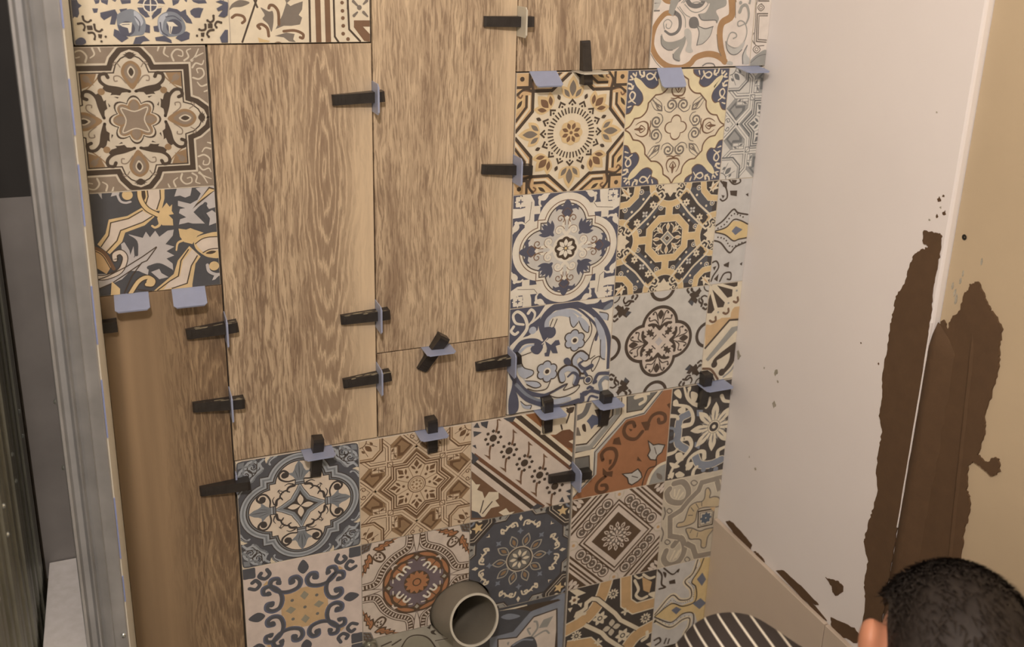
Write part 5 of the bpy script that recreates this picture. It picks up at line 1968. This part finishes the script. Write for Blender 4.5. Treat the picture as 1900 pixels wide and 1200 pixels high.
# ------------------------------------------------------------------ drain pipe and fitting
M_PIPE = plain('grey_plastic', '#7d6c58', 0.45, 0.12, 14, bmp=0.04, bscale=90)
M_RIM = plain('cut_plastic_edge', '#c0ab90', 0.5, 0.05, 30)
pipe = empty('drain_pipe', (PIPE[0] - 0.0015, 0.02, PIPE[1] - 0.006))
tag(pipe, 'grey plastic drain pipe stub sticking out of the tiles', 'pipe')
ax = Vector((0.07, -0.94, 0.30)).normalized()
L_ = 0.086
MB().lathe([(0.0555, -0.09), (0.0555, 0.020), (0.0550, 0.034), (0.0480, L_ - 0.010), (0.0470, L_)], (0, 0, 0), ax, 56).build('outer_wall', M_PIPE, pipe, smooth=True)
MB().lathe([(0.0440, L_), (0.0440, 0.0), (0.0440, -0.090), (0.0001, -0.090)], (0, 0, 0), ax, 56).build('inner_wall', M_PIPE, pipe, smooth=True)
MB().lathe([(0.0474, L_ - 0.0015), (0.0474, L_ + 0.0008), (0.0436, L_ + 0.0008), (0.0436, L_ - 0.003)], (0, 0, 0), ax, 56).build('rim', M_RIM, pipe, smooth=False)
fit = empty('water_fitting', (-0.254, 0.0, 0.232))
tag(fit, 'small metal water fitting at the bottom edge left of the drain pipe', 'fitting')
M_NICK = plain('nickel', '#a89880', 0.28, 0.1, 40, metal=0.85)
fa = Vector((0, -1, 0.05))
MB().lathe([(0.012, -0.01), (0.012, 0.022), (0.011, 0.024), (0.0078, 0.024), (0.0078, 0.005), (0.0001, 0.005)], (0, 0, 0), fa, 28).build('nipple', M_NICK, fit, smooth=False)
MB().lathe([(0.0165, 0.0), (0.0165, 0.009), (0.012, 0.0095)], (0, 0, 0), fa, 6).build('hex_nut', M_NICK, fit)
MB().lathe([(0.0124, 0.011), (0.0132, 0.0125), (0.0124, 0.014), (0.0132, 0.0155), (0.0124, 0.017), (0.0132, 0.0185), (0.0124, 0.020)], (0, 0, 0), fa, 28).build('thread', M_NICK, fit, smooth=True)

# ------------------------------------------------------------------ levelling clips and wedges
def translucent(name, h):
    m = plain(name, h, 0.35, 0.05, 60)
    b = m.node_tree.nodes['Principled BSDF']
    b.inputs['Transmission Weight'].default_value = 0.25
    return m


M_CLIP = translucent('lavender_plastic', '#a39da6')
M_CLIPC = translucent('cream_plastic', '#d2bb9d')
M_WEDGE = plain('black_plastic', '#2c241e', 0.33, 0.3, 90)
M_DUST = plain('dried_adhesive', '#7d6a50', 0.9, 0.3, 120)


def clip_parts(w=0.040, h=0.021):
    """plate standing in the joint: local x along the joint, -y out of the wall"""
    t = 0.0008
    fr = [(-w / 2, 0.004), (w / 2, 0.004), (w / 2, -h + 0.004), (w / 2 - 0.004, -h), (-w / 2 + 0.004, -h), (-w / 2, -h + 0.004)]
    return MB().prism([(x, y, -t) for x, y in fr], Vector((0, 0, 2 * t)), 0)


def add_clip(x, z, vertical, label, mat=None, w=0.040, h=0.036, tilt=0.0, wedge=None):
    o = clip_parts(w, h).build('levelling_clip', mat or M_CLIP, None, (x, 0.0, z))
    o.rotation_euler = (tilt if not vertical else 0, radians(90) if vertical else 0, 0)
    if vertical:
        o.rotation_mode = 'XYZ'
        o.rotation_euler = (0, radians(90), tilt)
    tag(o, label, 'clip', 'levelling clips in the tile joints')
    # reinforcing lip along the outer edge
    MB().box((-w / 2 + 0.004, -h - 0.0002, -0.0014), (w / 2 - 0.004, -h + 0.0022, 0.0014)).build('lip', mat or M_CLIP, o)
    return o


def add_wedge(p, q, label, w=0.0155, t0=0.007, t1=0.017, dusty=False):
    """wedge lying on the tiles from its thin end p to its thick end q, both (x, z)"""
    a, b = Vector((p[0], 0, p[1])), Vector((q[0], 0, q[1]))
    L = (b - a).length
    body = [(0.0, 0), (L, 0), (L, -t1), (L - 0.004, -t1 - 0.001), (L - 0.010, -t1), (0.003, -t0), (0, -t0 + 0.002)]
    o = MB().prism([(x, y, -w / 2) for x, y in body], Vector((0, 0, w)), 0).build('levelling_wedge', M_WEDGE, None, bevel=0.0009)
    ang = atan2(b.z - a.z, b.x - a.x)
    o.location = (a.x, -0.0006, a.z)
    o.rotation_euler = (0, -ang, 0)
    tag(o, label, 'wedge', 'black wedges pushed through the clips')
    tm = MB()
    n = 11
    for i in range(n):
        u = 0.006 + (L - 0.024) * i / (n - 1)
        y = -t0 - (t1 - t0) * u / L
        tm.prism([(u, y + 0.0012, -w / 2 + 0.003), (u + 0.0022, y - 0.0005, -w / 2 + 0.003), (u + 0.003, y + 0.0012, -w / 2 + 0.003)], Vector((0, 0, w - 0.006)), 0)
    tm.build('teeth', M_WEDGE, o)
    if dusty:
        rnd = random.Random(int(L * 1e6))
        dm = MB()
        for i in range(9):
            u = rnd.uniform(0.1, 0.95) * L
            y = -t0 - (t1 - t0) * u / L
            dm.ell((u, y * rnd.uniform(0.5, 1.0), w / 2 - rnd.uniform(0, 0.0012)), (rnd.uniform(0.004, 0.010), rnd.uniform(0.001, 0.003), 0.0011), None, 7, 4)
        dm.build('dried_adhesive', M_DUST, o)
    return o


VX = dict(c=-0.0005, b=-0.233, a=-0.4675, d=0.1360)
#        joint, z of the clip, wedge from x, to x, wedge z offset at the two ends, label of the clip, label of the wedge
for (j, z, xa, xb, dz, lc, lw, mat, dusty) in (
        ('c', 1.331, -0.058, 0.020, (0.0, 0.0), 'cream clip at the top, on the right edge of the tall wood-look tile', 'wedge in the cream clip at the top centre, pointing left', M_CLIPC, False),
        ('b', 1.221, -0.295, -0.219, (-0.003, 0.002), 'lavender clip high between the two long wood-look tiles', 'topmost wedge between the two long wood-look tiles', None, False),
        ('c', 1.096, -0.057, 0.026, (0.003, -0.001), 'lavender clip beside the gold sunburst tile', 'wedge pushed in beside the gold sunburst tile', None, False),
        ('a', 0.879, -0.524, -0.450, (-0.004, 0.003), 'upper lavender clip on the right edge of the dim left wood-look tile', 'upper wedge on the right edge of the dim left wood-look tile', None, True),
        ('b', 0.871, -0.291, -0.214, (-0.002, 0.002), 'lavender clip just above the wood-look offcut joint', 'dusty wedge just above the wood-look offcut joint', None, True),
        ('b', 0.762, -0.290, -0.213, (-0.004, 0.003), 'lavender clip at the left edge of the wood-look offcut', 'dusty wedge at the left edge of the wood-look offcut', None, True),
        ('c', 0.758, -0.061, 0.018, (-0.004, 0.004), 'lavender clip between the wood-look offcut and the blue scroll tile', 'dusty wedge between the wood-look offcut and the blue scroll tile', None, True),
        ('a', 0.754, -0.523, -0.447, (0.0, 0.0), 'lower lavender clip on the right edge of the dim left wood-look tile', 'lower wedge on the right edge of the dim left wood-look tile', None, True),
        ('a', 0.608, -0.522, -0.446, (-0.001, 0.002), 'clip stub at the left edge of the blue-grey fleur tile', 'wedge across the left edge of the blue-grey fleur tile', None, False),
        ('d', 0.507, 0.086, 0.168, (0.0, 0.0), 'lavender clip between the striped tile and the orange tile', 'wedge between the striped tile and the orange tile', None, False)):
    stub = lc.startswith('clip stub')
    add_clip(VX[j] + (0.002 if j == 'a' and stub else 0), z, True, lc, mat, 0.046 if not stub else 0.040, 0.036 if not stub else 0.006)
    add_wedge((xa, z + dz[0]), (xb, z + dz[1]), lw, dusty=dusty)
for (x, z, lab, tl) in ((0.046, 1.2515, 'lavender clip without a wedge on the top edge of the gold sunburst tile', 32), (0.279, 1.2515, 'lavender clip without a wedge above the cream and navy tile', 52),
                         (0.437, 1.2515, 'lavender clip in the top right corner against the white wall', 8), (-0.595, 0.9461, 'left one of two empty lavender clips on top of the dim wood-look tile', 24),
                         (-0.516, 0.9461, 'right one of two empty lavender clips on top of the dim wood-look tile', 30)):
    add_clip(x, z, False, lab, None, 0.047, tilt=radians(tl))
HZ = (((0.123, 1.2515), (0.1165, 1.300), (0.119, 1.231), 'cream clip over the gold sunburst tile', 'upright wedge over the gold sunburst tile', M_CLIPC, False, False),
      ((-0.132, 0.8005), (-0.158, 0.762), (-0.121, 0.822), 'lavender clip on the joint above the wood-look offcut', 'slanting wedge on the joint above the wood-look offcut', None, False, False),
      ((-0.336, 0.6470), (-0.340, 0.597), (-0.335, 0.672), 'lavender clip on the top edge of the blue-grey fleur tile', 'upright wedge on the top edge of the blue-grey fleur tile', None, False, False),
      ((-0.143, 0.6470), (-0.138, 0.604), (-0.143, 0.674), 'lavender clip over the beige star tile', 'dusty wedge over the beige star tile', None, True, False),
      ((0.078, 0.6490), (0.079, 0.604), (0.072, 0.677), 'lavender clip over the striped flower tile', 'wedge over the striped flower tile', None, True, False),
      ((0.194, 0.6490), (0.192, 0.598), (0.191, 0.669), 'lavender clip over the orange tile', 'wedge over the orange tile', None, False, False),
      ((0.424, 0.6490), (0.407, 0.600), (0.405, 0.676), 'lavender clip over the chrysanthemum tile by the corner', 'wedge over the chrysanthemum tile by the corner', None, False, False))
for (c, a, b, lc, lw, mat, dusty, _) in HZ:
    add_clip(c[0], c[1], False, lc, mat, 0.050 if c[0] < 0.4 else 0.060)
    if c[1] > 1.2:
        add_wedge(a, b, lw, dusty=dusty)
    else:
        add_wedge(a, b, lw, w=0.017, t1=0.019, dusty=dusty)
o = add_wedge((-0.672, 0.902), (-0.618, 0.904), 'black wedge peeping out behind the plasterboard strip', t0=0.006, t1=0.016)

# ------------------------------------------------------------------ person crouching at the lower right
def remesh(o, voxel, smooth_it=6):
    r = o.modifiers.new('fuse', 'REMESH')
    r.mode = 'VOXEL'
    r.voxel_size = voxel
    r.use_smooth_shade = True
    s = o.modifiers.new('smooth', 'SMOOTH')
    s.factor = 0.5
    s.iterations = smooth_it
    return o


M_SKIN = plain('skin', '#b5714f', 0.5, 0.08, 30)
_b = M_SKIN.node_tree.nodes['Principled BSDF']
_b.inputs['Subsurface Weight'].default_value = 0.15
_b.inputs['Subsurface Radius'].default_value = (0.01, 0.004, 0.002)
M_HAIR = plain('black_hair', '#241a13', 0.65, 0.3, 200)
M_TROUSER = plain('dark_trousers', '#3a342f', 0.85, 0.15, 60)
M_SHOE = plain('shoe_grey', '#4a423b', 0.7, 0.15, 60)


def stripes():
    m, nt, b = nodes('striped_cotton')
    tc = N(nt, 'ShaderNodeTexCoord')
    dt = N(nt, 'ShaderNodeVectorMath', operation='DOT_PRODUCT')
    nt.links.new(tc.outputs['Object'], dt.inputs[0])
    dt.inputs[1].default_value = STRIPE_AXIS
    md = N(nt, 'ShaderNodeMath', operation='MODULO')
    ad = N(nt, 'ShaderNodeMath', operation='ADD')
    ad.inputs[1].default_value = 4.0
    nt.links.new(dt.outputs['Value'], ad.inputs[0])
    nt.links.new(ad.outputs[0], md.inputs[0])
    md.inputs[1].default_value = 0.0148
    dv = N(nt, 'ShaderNodeMath', operation='DIVIDE')
    nt.links.new(md.outputs[0], dv.inputs[0])
    dv.inputs[1].default_value = 0.0148
    blk, wht = alb('#332821'), alb('#cfb79a')
    col = ramp(nt, dv.outputs[0], [(0.0, blk), (0.74, blk), (0.78, wht), (0.89, wht), (0.93, blk)])
    nt.links.new(col, b.inputs['Base Color'])
    b.inputs['Roughness'].default_value = 0.9
    bump(nt, b, noise(nt, 900), 0.1, 0.0005)
    return m


HEAD = Vector((0.170, -0.832, 0.733))
NECK = Vector((0.105, -0.885, 0.625))
SHL = Vector((0.004, -0.690, 0.655))
SHR = Vector((0.225, -1.035, 0.590))
PEL = Vector((-0.09, -1.03, 0.27))
ftor = Vector((0.82, 0.57, 0))
left = Vector((-0.57, 0.82, 0))
fhead = Vector((0.46, 0.80, -0.38)).normalized()
lhead = Vector((-0.885, 0.45, 0.10)).normalized()
uhead = fhead.cross(lhead).normalized()
lhead = uhead.cross(fhead).normalized()
RH = Matrix((lhead, fhead, uhead)).transposed()      # columns: left, forward, up of the head
STRIPE_AXIS = Vector((0.80, -0.11, 0.59)).normalized()
ELL = SHL + Vector((-0.17, 0.06, -0.22))
HANDL = ELL + Vector((0.20, 0.10, -0.13))
ELR = SHR + Vector((0.10, 0.16, -0.20))
HANDR = ELR + Vector((0.06, 0.20, -0.06))
HIPL, HIPR = PEL + left * 0.09, PEL - left * 0.09
KNL, KNR = PEL + ftor * 0.36 + left * 0.17 + Vector((0, 0, 0.16)), PEL + ftor * 0.36 - left * 0.14 + Vector((0, 0, 0.15))
ANL, ANR = PEL + ftor * 0.06 + left * 0.16 + Vector((0, 0, -0.18)), PEL + ftor * 0.06 - left * 0.14 + Vector((0, 0, -0.18))

person = empty('person', (PEL.x, PEL.y, 0))
tag(person, 'person in a black and white striped shirt crouching, dark hair, one ear showing', 'person')
W0 = -Vector((PEL.x, PEL.y, 0))


def hd(x, y, z):
    return HEAD + RH @ Vector((x, y, z))


b = MB()
b.ell(HEAD, (0.076, 0.094, 0.098), RH, 28, 18)
b.ell(hd(0, 0.02, -0.055), (0.062, 0.074, 0.072), RH)                     # face and jaw
b.ell(hd(0, 0.055, -0.105), (0.030, 0.028, 0.024), RH)                    # chin
b.capsule(hd(0, 0.092, -0.012), hd(0, 0.110, -0.045), 0.009, 0.014)       # nose
b.capsule(hd(-0.018, 0.090, -0.078), hd(0.018, 0.090, -0.078), 0.009, 0.009)  # mouth
for sx in (-1, 1):
    b.ell(hd(sx * 0.032, 0.084, -0.004), (0.016, 0.010, 0.010), RH)       # eyes
    b.ell(hd(sx * 0.084, -0.010, 0.006), (0.012, 0.020, 0.034), RH)      # ears
    b.ell(hd(sx * 0.094, -0.018, 0.018), (0.010, 0.018, 0.026), RH)
b.capsule(hd(0, -0.02, -0.06), NECK, 0.052, 0.060)
b.capsule(NECK, SHL, 0.060, 0.055)
b.capsule(NECK, SHR, 0.060, 0.055)
mid = (NECK + PEL) / 2 - ftor * 0.05
b.capsule(NECK, mid, 0.10, 0.115)
b.capsule(mid, PEL, 0.115, 0.115)
for s, e, h in ((SHL, ELL, HANDL), (SHR, ELR, HANDR)):
    b.capsule(s, e, 0.050, 0.039)
    b.capsule(e, h, 0.039, 0.027)
    d = (h - e).normalized()
    sd = d.cross(Vector((0, 0, 1))).normalized()
    up_ = sd.cross(d)
    palm = h + d * 0.045
    b.ell(palm, (0.040, 0.048, 0.018), Matrix((sd, d, up_)).transposed())
    for i, ln in enumerate((0.062, 0.074, 0.070, 0.056)):
        r0 = palm + sd * (-0.030 + 0.020 * i) + d * 0.036
        k1 = r0 + d * ln * 0.55 - up_ * 0.006
        b.capsule(r0, k1, 0.0095, 0.009, 10, 3)
        b.capsule(k1, k1 + d * ln * 0.35 - up_ * 0.022, 0.009, 0.008, 10, 3)
    b.capsule(palm - sd * 0.030 - d * 0.015, palm - sd * 0.058 + d * 0.030, 0.011, 0.010, 10, 3)
for hp, kn, an in ((HIPL, KNL, ANL), (HIPR, KNR, ANR)):
    b.capsule(hp, kn, 0.080, 0.055)
    b.capsule(kn, an, 0.055, 0.038)
    b.capsule(an, an + ftor * 0.15 - Vector((0, 0, 0.05)), 0.038, 0.026)
b.v = [tuple(Vector(v) + W0) for v in b.v]
body = remesh(b.build('body', M_SKIN, person), 0.0065, 4)

s = MB()
s.capsule(NECK + Vector((0, 0, -0.01)), SHL, 0.074, 0.073)
s.capsule(NECK + Vector((0, 0, -0.01)), SHR, 0.074, 0.072)
s.capsule(NECK - Vector((0, 0, 0.03)), mid, 0.118, 0.132)
s.capsule(mid, PEL + Vector((0, 0, 0.05)), 0.132, 0.130)
for q, e in ((SHL, ELL), (SHR, ELR)):
    s.capsule(q, q.lerp(e, 0.72), 0.073, 0.060)
s.v = [tuple(Vector(v) + W0) for v in s.v]
remesh(s.build('shirt', stripes(), person), 0.008, 8)
s = MB()
s.capsule(HIPL, HIPR, 0.118, 0.118)
for hp, kn, an in ((HIPL, KNL, ANL), (HIPR, KNR, ANR)):
    s.capsule(hp, kn, 0.098, 0.070)
    s.capsule(kn, an + Vector((0, 0, 0.01)), 0.070, 0.056)
s.v = [tuple(Vector(v) + W0) for v in s.v]
remesh(s.build('trousers', M_TROUSER, person), 0.010, 6)
for an in (ANL, ANR):
    s = MB()
    s.capsule(an + Vector((0, 0, -0.02)) - ftor * 0.02, an + ftor * 0.17 - Vector((0, 0, 0.045)), 0.052, 0.040)
    z0 = min(v[2] for v in s.v)
    s.v = [tuple(Vector((v[0], v[1], max(v[2], 0.002))) + W0) for v in s.v]
    remesh(s.build('shoe', M_SHOE, person), 0.009, 3)

# hair: a close cap over the skull with short strands combed back and down
hv, hf = [], []
nt_, np_ = 18, 36
for i in range(nt_ + 1):
    for j in range(np_):
        ph = 2 * pi * j / np_
        front = 0.5 + 0.5 * sin(ph)                 # 1 at the forehead
        side = abs(cos(ph))
        tmax = radians(122 - 66 * front ** 2 - 46 * side ** 6)
        t = tmax * i / nt_
        bulge = 1.0 + 0.02 * sin(7 * ph) * sin(t) + 0.012 * sin(13 * ph + 3 * t)
        hv.append(hd(0.0845 * sin(t) * cos(ph) * bulge, 0.103 * sin(t) * sin(ph) * bulge - 0.002, 0.108 * cos(t) * bulge) + W0)
for i in range(nt_):
    for j in range(np_):
        hf.append([i * np_ + j, (i + 1) * np_ + j, (i + 1) * np_ + (j + 1) % np_, i * np_ + (j + 1) % np_])
rh = random.Random(11)
for _ in range(2600):
    ph = rh.uniform(0, 2 * pi)
    front = 0.5 + 0.5 * sin(ph)
    tm = radians(118 - 66 * front ** 2 - 46 * abs(cos(ph)) ** 6)
    t = tm * rh.random() ** 0.6
    n0 = Vector((0.0845 * sin(t) * cos(ph), 0.103 * sin(t) * sin(ph) - 0.002, 0.108 * cos(t)))
    nn = n0.normalized()
    comb = Vector((rh.uniform(-0.5, 0.5), -0.6 + rh.uniform(-0.5, 0.5), -0.3))
    tg = (comb - nn * comb.dot(nn)).normalized()
    sd = nn.cross(tg) * 0.0011
    ln = rh.uniform(0.010, 0.022)
    a = n0 * 0.995
    m_ = n0 + nn * 0.005 + tg * ln * 0.5
    e_ = n0 + nn * 0.006 + tg * ln
    k0 = len(hv)
    for q in (a - sd, a + sd, m_ + sd * 0.8, m_ - sd * 0.8, e_):
        hv.append(hd(*q) + W0)
    hf += [[k0, k0 + 1, k0 + 2, k0 + 3], [k0 + 3, k0 + 2, k0 + 4]]
hair = mesh_obj('hair', hv, hf, M_HAIR, person, smooth=True)
hair['label'] = 'short dark hair'
